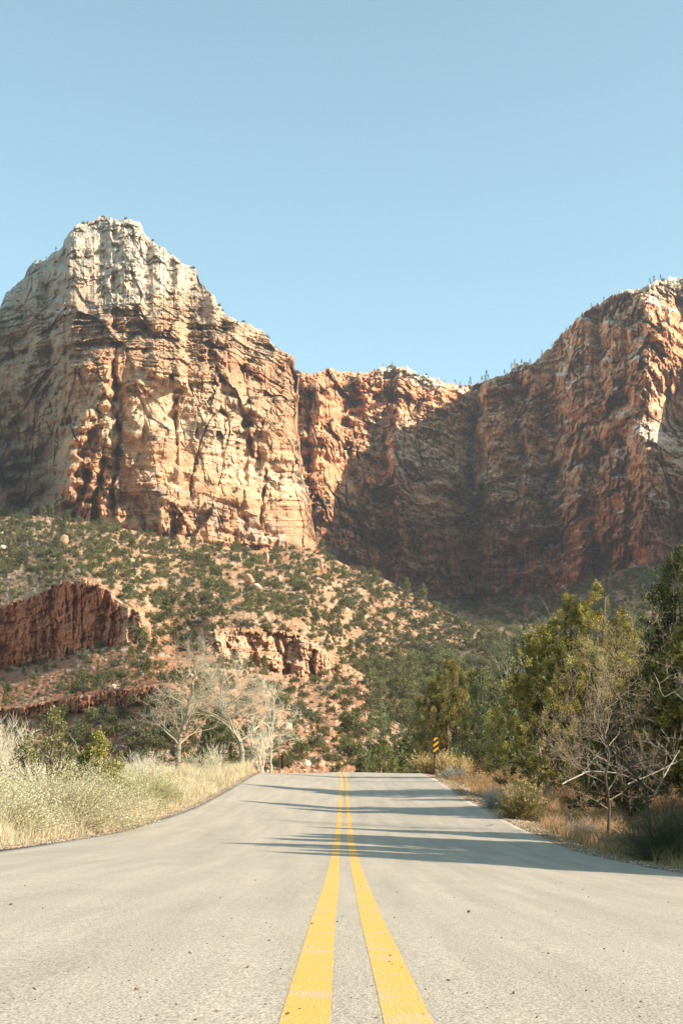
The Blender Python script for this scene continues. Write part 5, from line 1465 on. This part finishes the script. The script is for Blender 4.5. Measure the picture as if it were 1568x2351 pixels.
# --- grasses (nobody could count the blades)
def grass(name, label, zones, seed):
    """zones: (n, sampler(rg, n)->(X,Y), height, colours, spread)"""
    rg = np.random.default_rng(seed); g = Geo()
    for n, samp, h, cols, sp in zones:
        X, Y = samp(rg, n); Z = gz(X, Y) - 0.01
        hh = h * (0.45 + 0.75 * rg.random(len(X))) * np.clip(1 + 0.9 * vn(X / 1.1, Y / 1.1, seed=17), 0.3, 1.8)
        a = rg.random(len(X)) * 6.28
        lean = sp * (0.3 + rg.random(len(X)))
        b0 = np.stack([X, Y, Z], -1)
        dirv = np.stack([np.cos(a) * lean, np.sin(a) * lean, np.ones(len(X))], -1)
        m1 = b0 + dirv * (hh * 0.55)[:, None]
        d2 = dirv.copy(); d2[:, :2] *= 2.3
        tip = m1 + d2 * (hh * 0.45)[:, None]
        wv = unit(np.cross(dirv, rg.normal(size=(len(X), 3)))) * (0.0028 + 0.00006 * np.hypot(X, Y))[:, None]
        V = np.stack([b0 - wv, b0 + wv, m1 + wv * 0.8, m1 - wv * 0.8, tip], 1)
        o_ = np.arange(len(X))[:, None] * 5
        cols_ = np.array(cols)
        C = cols_[rg.integers(0, len(cols_), len(X))] * (1 + 0.18 * rg.normal(size=(len(X), 1)))
        g.add(V.reshape(-1, 3), Q=o_ + np.array([[0, 1, 2, 3]]), T=o_ + np.array([[3, 2, 4]]), C=np.repeat(np.clip(C, 0.01, 0.9), 5, 0))
    o = link(name, g.mesh(name, M_GRASS)); tag(o, label, 'grass', kind='stuff')

def verge(y0, y1, d0, d1, side, tuft=0.0, tn=60):
    def f(rg, n):
        m_ = max(1, n // tn)
        Y = y0 + (y1 - y0) * rg.random(m_); d = d0 + (d1 - d0) * rg.random(m_)
        Y = np.repeat(Y, tn) + rg.normal(size=m_ * tn) * (0.10 + tuft); d = np.repeat(d, tn) + rg.normal(size=m_ * tn) * (0.09 + tuft)
        d = np.maximum(d, 0.12 + 0.12 * vn(Y / 0.7, seed=9))
        return np.interp(Y, YR, xC) + side * (HW + d), Y
    return f
grass('dry_grass', 'straw coloured dry grass along the left verge', [
    (26000, verge(15, 30, 0.45, 3.4, -1), 0.34, STRAW, 0.30), (22000, verge(30, 44, 0.4, 2.6, -1), 0.34, STRAW, 0.28),
    (42000, verge(42, 66, 0.3, 3.2, -1), 0.40, [(0.64, 0.50, 0.30), (0.70, 0.58, 0.38), (0.58, 0.43, 0.24), (0.62, 0.56, 0.38)], 0.25),
    (30000, verge(44, 72, 3.0, 9, -1, 0.1), 0.42, SAGE, 0.3), (9000, verge(17, 60, 0.1, 0.6, -1), 0.14, STRAW, 0.5)], 21)
grass('dry_grass', 'tan and russet dry grass along the right verge', [
    (12000, verge(13, 22, 0.6, 2.4, 1), 0.26, [(0.50, 0.36, 0.17), (0.44, 0.28, 0.13), (0.30, 0.27, 0.1)], 0.35),
    (14000, verge(22, 32, 0.6, 2.2, 1), 0.30, [(0.50, 0.34, 0.17), (0.44, 0.27, 0.14)], 0.32),
    (16000, verge(32, 64, 0.8, 3.5, 1), 0.34, [(0.48, 0.32, 0.16), (0.42, 0.26, 0.13)], 0.35),
    (30000, verge(26, 66, 3.0, 12, 1, 0.15), 0.30, [(0.36, 0.19, 0.09), (0.42, 0.27, 0.14), (0.32, 0.2, 0.12)], 0.55),
    (6000, verge(13, 60, 0.1, 0.7, 1), 0.10, [(0.44, 0.32, 0.18)], 0.6)], 22)

# --- gravel shoulders and litter
def chips(name, label, X, Y, Z, size, cols, seed, mat=None, flat=0.6):
    rg = np.random.default_rng(seed); n = len(X)
    base = np.array([(1, 0, 0), (0, 1, 0), (-1, 0, 0), (0, -1, 0), (0, 0, 1), (0, 0, -0.6)], float)
    tri = np.array([(0, 1, 4), (1, 2, 4), (2, 3, 4), (3, 0, 4), (1, 0, 5), (2, 1, 5), (3, 2, 5), (0, 3, 5)])
    a = rg.random(n) * 6.28
    R_ = np.stack([np.stack([np.cos(a), -np.sin(a)], -1), np.stack([np.sin(a), np.cos(a)], -1)], 1)
    s_ = size * np.exp(0.5 * rg.normal(size=n))
    V = np.repeat(base[None], n, 0) * (0.65 + 0.7 * rg.random((n, 6, 1)))
    xy = np.einsum('nij,nkj->nki', R_, V[..., :2] * np.array([1, 0.7]))
    V = np.concatenate([xy, V[..., 2:] * flat], -1) * s_[:, None, None] + np.stack([X, Y, Z], -1)[:, None]
    C = np.array(cols)[rg.integers(0, len(cols), n)] * (1 + 0.2 * rg.normal(size=(n, 1)))
    T = (tri[None] + (np.arange(n) * 6)[:, None, None]).reshape(-1, 3)
    me = mesh_np(name, V.reshape(-1, 3), T, np.repeat(np.clip(C, .01, .9), 6, 0), mat or M_ROCK, False)
    o = link(name, me); tag(o, label, None, kind='stuff')
for side, lab, sd in ((-1, 'loose gravel and chips on the left shoulder', 31), (1, 'loose gravel and leaf litter on the right shoulder', 32)):
    rg = np.random.default_rng(sd); n = 24000
    Y = 10 + 60 * rg.random(n) ** 1.2; d = np.abs(rg.normal(size=n)) * 0.45 - 0.04
    X = np.interp(Y, YR, xC) + side * (HW + d)
    chips('gravel', lab, X, Y, np.where(d < 0.06, road_z(X, Y), gz(X, Y)) + 0.004, 0.019, [(0.46, 0.33, 0.22), (0.36, 0.24, 0.15), (0.52, 0.42, 0.31), (0.26, 0.16, 0.1)], sd)

# --- small stones lying on the asphalt, one object each
rg = np.random.default_rng(77)
protos = []
for k in range(5):
    V, Fc, C = rock_geo(700 + k, 1, 0.75, 0.6, (0.36, 0.24, 0.15) if k % 2 else (0.48, 0.39, 0.29), 2)
    protos.append(mesh_np('pebble', V, Fc, C, M_ROCK))
ST_ = [(1076, 2095, 0.017, 1), (775, 2117, .0075, 1), (618, 2160, .006, 1), (437, 2188, .007, 3), (314, 2273, .008, 1), (660, 2330, .007, 1), (1030, 2252, .008, 0), (1180, 2282, .009, 2),
       (906, 2108, .0065, 1), (25, 2078, .012, 1), (716, 2122, .009, 1), (440, 2190, .007, 0), (568, 2222, .007, 1), (1258, 2190, .006, 1), (1430, 2185, .007, 1), (900, 2215, .006, 0), (1350, 2060, .007, 1)]
pts = [(x, y, s_, k) for x, y, s_, k in ST_]
for _ in range(150):
    y = 1965 + 385 * rg.random() ** 0.8
    pts.append((rg.random() * 1568, y, 0.0028 + 0.0035 * rg.random() ** 2 + 0.003 * (y < 2080), int(rg.integers(0, 5))))
for x, y, s_, k in pts:
    te_ = float(tan_e(y)); Yg = -CAMZ / te_ if te_ < 0 else 20
    for _ in range(6):
        X = X_of(x, Yg, 0); Yg = float((road_z(X, Yg) - CAMZ) / te_)
    X = X_of(x, Yg, 0); Zr = float(road_z(X, Yg))
    if Yg < 1.5 or Yg > 25 or abs(X) > HW - .1: continue
    big = s_ > 0.016
    o = link('pebble', protos[k], None, (X, Yg, Zr + s_ * 0.35), rg.random() * 6.28, s_)
    if big: tag(o, 'largest brown pebble on the asphalt right of the yellow lines', 'pebble', 'stones lying on the road')
    else: tag(o, 'tiny brown stone chip lying on the asphalt', 'pebble', 'stones lying on the road')

# ------------------------------------------------------------------ hillside: boulders, junipers, shrubs
def hill_mask(px_, py_):
    w_ = 3.0
    a = (py_ < y_l3(px_) + w_) & (py_ > y_l4(px_) - w_) & (((px_ < 345)) | ((px_ > 478) & (px_ < 770)))
    b = (py_ < y_l1(px_) + w_) & (py_ > y_l1(px_) - hb(px_) - w_) & (px_ < 440)
    return a | b

BL = [('largest pale slab boulder on the hill foot behind the slender bare tree', 660, 1672, 34, 24, 0), ('long tilted pale slab boulder above the brown sign', 680, 1716, 27, 15, 1),
      ('white rounded boulder right of the brown sign', 702, 1751, 26, 20, 2), ('tan split boulder at the hill foot left of the centre line', 734, 1757, 28, 22, 3), ('small pale boulder right of the tilted slab', 705, 1728, 16, 12, 4),
      ('white block boulder above the small pale boulder', 703, 1680, 10, 10, 5), ('brown block boulder right of the largest pale slab', 688, 1675, 12, 16, 6), ('pale flat boulder low on the hill between bare tree and sign', 655, 1700, 15, 9, 7),
      ('orange fin shaped boulder upright among the upper left junipers', 147, 1243, 24, 28, 8), ('pale flat boulder at the upper left edge of the hill', 8, 1258, 44, 14, 9), ('low tan boulder at the far left under the cliffs', 4, 1225, 28, 9, 10),
      ('large brown boulder in the middle of the juniper slope', 569, 1331, 34, 26, 11), ('rounded pale boulder right below the large brown boulder', 592, 1347, 30, 18, 12), ('orange pillar rock standing at the shadow edge below the cliff', 737, 1300, 16, 34, 13),
      ('tall block leaning at the cliff foot', 613, 1283, 14, 30, 14), ('dark brown boulder pair near the shadow edge', 690, 1322, 26, 14, 15), ('pale boulder on the right part of the juniper slope', 685, 1380, 20, 14, 16),
      ('small white boulder on the shaded lower left slope', 228, 1732, 1, 1, 17), ('grey white boulder above the low red ledge', 262, 1577, 14, 11, 18), ('pale boulder beside the left gully foot of the ledge', 257, 1560, 12, 12, 19),
      ('pale boulder where the hill meets the ravine', 1142, 1512, 20, 18, 20), ('tan outcrop block at the right tip of the hill', 1128, 1528, 26, 26, 21), ('pair of pale stones low on the spur', 838, 1622, 9, 9, 22),
      ('flat pale stone below the right hand ledge', 620, 1610, 14, 8, 23), ('tan rock among shrubs above the road crest', 760, 1735, 18, 10, 24)]
for lab, x, y, w, h, k in BL:
    if w < 3: continue
    p = on('hillside', x, y + h * 0.45)
    if p is None: continue
    m_ = p[1] / F
    pale_ = (0.50, 0.38, 0.27) if k in (0, 1, 2, 4, 5, 7, 9, 10, 12, 16, 18, 19, 20, 22, 23) else (0.42, 0.24, 0.14)
    V, Fc, C = rock_geo(800 + k, w * .56 * m_, w * .5 * m_, h * .62 * m_, pale_, 3)
    tilt = {1: 0.55, 0: 0.35, 3: 0.4, 8: -0.3}.get(k, 0.1 * math.sin(k))
    o = link('boulder', mesh_np('boulder', V, Fc, C, M_ROCK, False), None, p + np.array([0, -0.1, h * .42 * m_]))
    o.rotation_euler = (0, tilt, k * 1.3 if k not in (0, 1, 3, 8) else 0.2)
    tag(o, lab, 'boulder', 'boulders on the hillside')

HJ = [(0.105, 0.105, 0.036), (0.14, 0.13, 0.045), (0.075, 0.082, 0.034), (0.15, 0.13, 0.045)]
PR = [proto_tree(901, 1, 1.05, 36, 26, 0.08, HJ), proto_tree(902, 1, 1.25, 40, 26, 0.08, HJ), proto_tree(903, 1.25, 1.0, 36, 26, 0.08, HJ, 'cone'), proto_tree(904, 0.9, 1.3, 42, 24, 0.08, HJ),
      proto_tree(905, 1.15, 0.9, 32, 26, 0.08, [(0.15, 0.15, 0.05), (0.12, 0.12, 0.045)]), proto_tree(906, 1.0, 1.0, 30, 26, 0.08, [(0.10, 0.115, 0.06), (0.13, 0.14, 0.075)])]
PM = [g.mesh('hillside_juniper', M_LEAF) for g in PR]
PA = [g.arrays() for g in PR]

def merge(name, label, items, kind='stuff', cat=None, arrs=None, mat=None):
    """one mesh from many scaled, turned copies: (p, size, rz, proto, tone)"""
    arrs = arrs or PA
    Vs, Fq, Cs, n = [], {}, [], 0
    for p, s_, rz, k, tn in items:
        V, Fc, C = arrs[k]
        c_, s2 = math.cos(rz), math.sin(rz)
        W = np.stack([V[:, 0] * c_ - V[:, 1] * s2, V[:, 0] * s2 + V[:, 1] * c_, V[:, 2]], -1) * s_ + p
        Vs.append(W); Cs.append(C * tn)
        for f in Fc: Fq.setdefault(f.shape[1], []).append(f + n)
        n += len(V)
    me = mesh_np(name, np.concatenate(Vs), [np.concatenate(v) for v in Fq.values()], np.clip(np.concatenate(Cs), 0.005, .9), mat or M_LEAF, False)
    o = link(name, me); tag(o, label, cat, kind=kind); return o

rg = np.random.default_rng(99)
def density(x, y):
    n_ = fbm(x / 45., y / 28., seed=111, o=3)
    rel = y - y_rg(x)
    left = 1.25 * np.exp(-(rel / 105) ** 2) * np.where(x < 330, 1.0, 0.8) + 0.22
    left = np.where(y > 1470, 0.11, np.where((y > 1330) & (x < 100), 0.18, left))
    d = 0.68 + 1.4 * n_
    d = np.where((y > y_l4(x) - 40) & (x < 760), 0.16 + 0.5 * n_, d)
    d = np.where((x > 740) & (y < 1560), 0.42 + 1.2 * n_, d)
    d = np.where((x > 520) & (y > 1500), np.minimum(d, 0.13), d)
    d = np.where(segdist(x, y, [(690, 1400), (790, 1490), (880, 1565), (950, 1640)]) < 24, 1.0, d)
    d = np.where((x > 430) & (x < 560) & (rel < 90), d * 0.5, d)
    d = np.where(x > 950, np.maximum(d, 0.32), d)
    d = np.where(x < 420, left, d)
    return np.where(y < 1480, d * (0.30 + 1.3 * sstep(-0.14, 0.10, fbm(x / 26., y / 16., seed=112, o=2))), d)
cand = []
occ = {}
xs = -60 + 1260 * rg.random(30000); ys = 1170 + 600 * rg.random(30000)
keep = (ys > y_rg(xs) + 3) & (ys < y_foot(xs)) & (rg.random(30000) < density(xs, ys)) & ~hill_mask(xs, ys)
for x, y in zip(xs[keep].tolist(), ys[keep].tolist()):
    p = on('hillside', x, y)
    if p is None: continue
    small = y > 1480 and x < 800
    s_ = (1.2 + 3.6 * rg.random() ** 1.9) * (0.6 if small else 1.0)
    if p[1] > 420: s_ *= 1.15
    sp = s_ * F / p[1] * 0.46
    key = (int(x // 12), int(y // 9))
    if any(abs(x - q[0]) < sp and abs(y - q[1]) < sp * 0.55 for kx in (-1, 0, 1, 2, -2) for ky in (-1, 0, 1, -2, 2) for q in occ.get((key[0] + kx, key[1] + ky), [])): continue
    occ.setdefault(key, []).append((x, y))
    cand.append((s_ * F / p[1], p - np.array([0, 0, 0.12 * s_]), s_, rg.random() * 6.28, int(rg.integers(0, 6)), 0.8 + 0.45 * rg.random()))
cand.sort(key=lambda q: -q[0])
print('hill junipers', len(cand))
for _, p, s_, rz, k, tn in cand[:300]:
    o = link('hillside_juniper', PM[k], None, p, rz, s_)
    tag(o, 'small grey green juniper growing on the sunlit hillside', 'tree', 'junipers scattered over the sunlit hillside')
if len(cand) > 300:
    merge('hillside_junipers', 'dense cover of smaller junipers over the sunlit hillside', [(q[1], q[2], q[3], q[4], q[5]) for q in cand[300:]], cat='trees')

# shaded wood in the valley and below the cliff wall
items = []
rg = np.random.default_rng(101)
NV = 7500
xs = 640 + 1010 * rg.random(NV); ys = 1262 + 400 * rg.random(NV)
keep = (ys > pl(BASE_R, xs) - 4) & ((ys < 1500) | (xs < 1260) | (rg.random(NV) < 0.35)) & (rg.random(NV) < 0.6 + 0.9 * vn(xs / 40., ys / 22., seed=120))
for x, y in zip(xs[keep].tolist(), ys[keep].tolist()):
    p = on('valley_slope', x, y)
    if p is None: continue
    s_ = (1.8 + 2.4 * rg.random() ** 1.5) * (1 if p[1] > 330 else 0.7)
    items.append((p - np.array([0, 0, 0.15 * s_]), s_, rg.random() * 6.28, int(rg.integers(0, 6)), 0.85 + 0.4 * rg.random()))
merge('valley_wood', 'shaded evergreen wood filling the valley below the cliff wall', items, cat='trees')

# grey sage, bare brush and rubble between the junipers
def tuft_proto(seed, cols):
    rg_ = np.random.default_rng(seed); g = Geo(); k = 90
    v = unit(rg_.normal(size=(k, 3))); v[:, 2] = np.abs(v[:, 2])
    leaves(g, v * 0.12 * rg_.random((k, 1)), v, 0.42, 0.05, np.array(cols), rg_, 0.15)
    return g.arrays()
TP = [tuft_proto(1, (0.44, 0.38, 0.30)), tuft_proto(2, (0.38, 0.33, 0.26)), tuft_proto(3, (0.34, 0.29, 0.18)), tuft_proto(4, (0.46, 0.36, 0.24))]
items = []; rg = np.random.default_rng(103)
NB = 3100
xs = -60 + 1240 * rg.random(NB); ys = 1180 + 590 * rg.random(NB)
keep = (ys > y_rg(xs) + 4) & ~hill_mask(xs, ys) & (rg.random(NB) < 0.35 + 0.5 * sstep(1400, 1650, ys))
for x, y in zip(xs[keep].tolist(), ys[keep].tolist()):
    p = on('hillside', x, y)
    if p is None: continue
    items.append((p, (0.35 + 0.75 * rg.random() ** 2) * (1.25 if p[1] < 320 else 1.5), rg.random() * 6.28, int(rg.integers(0, 4)), 0.85 + 0.3 * rg.random()))
merge('hillside_brush', 'low grey and tan brush between the junipers on the hillside', items, cat='brush', arrs=TP, mat=M_GRASS)
RP = []
for k in range(6):
    V, Fc, C = rock_geo(850 + k, 1, 0.72, 0.46, (1, 1, 1), 1); RP.append((V, [Fc], np.clip(C, .8, 1.2)))
items = []; rg = np.random.default_rng(105)
RC = [np.array((0.50, 0.33, 0.21)), np.array((0.44, 0.23, 0.12)), np.array((0.55, 0.41, 0.28)), np.array((0.36, 0.16, 0.08))]
NR = 17000
xs = -60 + 1240 * rg.random(NR); ys = 1190 + 590 * rg.random(NR)
keep = (ys > y_rg(xs) + 4) & ~hill_mask(xs, ys + 6) & (rg.random(NR) < 0.25 + 0.75 * sstep(1480, 1560, ys)) & (vn(xs / 35., ys / 18., seed=131) > -0.25)
for x, y in zip(xs[keep].tolist(), ys[keep].tolist()):
    p = on('hillside', x, y)
    if p is None: continue
    red = float(sstep(1480, 1600, y + 0.1 * (400 - x)) * sstep(520, 350, x))
    c = RC[1 + 2 * int(rg.random() < 0.6)] if rg.random() < red else RC[rg.integers(0, 3)]
    items.append((p, 0.10 + 0.34 * rg.random() ** 4 + 0.1 * rg.random(), rg.random() * 6.28, int(rg.integers(0, 6)), c))
items += [(p_, s_ * (2.2 if i_ % 9 == 0 else 1.3), r_, k_, c_) for i_, (p_, s_, r_, k_, c_) in enumerate(items[::3])]
merge('rubble', 'loose broken rock strewn over the hillside', items, arrs=RP, mat=M_ROCK)

# trees on the cliff ledges and the skyline
def ledge_trees(grid_px, PYg, Pg, n, seed, cond, smin, smax):
    rg_ = np.random.default_rng(seed); out_ = []
    a = Pg[1:, :-1] - Pg[:-1, :-1]; b = Pg[:-1, 1:] - Pg[:-1, :-1]
    nn = unit(np.cross(b, a))
    ok = np.argwhere((nn[..., 2] > 0.62))
    rg_.shuffle(ok)
    for i, j in ok:
        if len(out_) >= n: break
        if not cond(grid_px[j], PYg[i, j]) or i < 3 or Pg[i, j][1] > 1400: continue
        s_ = smin + (smax - smin) * rg_.random() ** 2
        out_.append((Pg[i, j] - np.array([0, 0, 0.1]), s_, rg_.random() * 6.28, int(rg_.integers(0, 6)), 0.6 + 0.4 * rg_.random()))
    return out_
GRL = MT_LEFT
it = ledge_trees(GRL[0], GRL[1], GRL[2], 520, 5, lambda x, y: -20 < x < 700 and True, 0.8, 2.0)
it += ledge_trees(*GR['cirque'], 900, 6, lambda x, y: 640 < x < 1600 and True, 1.1, 3.0)
merge('ledge_trees', 'small dark trees and scrub rooted on the cliff ledges', it, cat='trees')
pine = []
for k in range(3):
    pine.append(proto_tree(950 + k, 1.9, 0.8, 26, 14, 0.10, [(0.06, 0.075, 0.04), (0.08, 0.09, 0.045)], 'cone').mesh('pine_tree', M_LEAF))
for k, (x, gname, s_) in enumerate([(128, 'L', 1.5), (106, 'L', 1.0), (633, 'L', 0.9), (1043, 'R', 1.6), (1055, 'R', 1.7), (1078, 'R', 3.0), (1106, 'R', 2.6), (1117, 'R', 3.6), (1113, 'R', 2.4), (1157, 'R', 2.2), (1174, 'R', 2.0), (1180, 'R', 2.3), (1196, 'R', 2.3),
                                    (1216, 'R', 2.2), (1243, 'R', 2.0), (1266, 'R', 1.5), (1300, 'R', 1.4), (1357, 'R', 1.5), (1385, 'R', 1.4), (1490, 'R', 2.0), (1500, 'R', 2.2), (1515, 'R', 1.9), (1020, 'R', 1.3), (900, 'R', 1.2), (880, 'R', 1.2)]):
    Gd = MT_LEFT if gname == 'L' else GR['cirque']
    j = int(np.searchsorted(Gd[0], x))
    p = Gd[2][-2, j]
    o = link('pine_tree', pine[k % 3], None, p - np.array([0, 0, 0.2]), k * 1.1, s_ * 1.15)
    tag(o, 'tiny dark pine silhouetted on the cliff skyline', 'tree', 'pines along the cliff skyline')

print('t end', time.time() - T0)

# ------------------------------------------------------------------ air
me = bpy.data.meshes.new('haze')
x0, x1, y0, y1, z0, z1 = -700, 900, -310, 3300, -8, 520
V, Q = boxv(x0, x1, y0, y1, z0, z1)
me.from_pydata(V, [], Q)
m = bpy.data.materials.new('haze'); m.use_nodes = True
t = m.node_tree
t.nodes.remove(t.nodes['Principled BSDF'])
pv = t.nodes.new('ShaderNodeVolumePrincipled')
pv.inputs['Color'].default_value = (0.93, 0.95, 1.0, 1)
pv.inputs['Density'].default_value = 0.000085
pv.inputs['Anisotropy'].default_value = 0.2
t.links.new(pv.outputs[0], t.nodes['Material Output'].inputs['Volume'])
me.materials.append(m)
tag(link('haze', me), 'thin bluish air over the valley', kind='stuff')
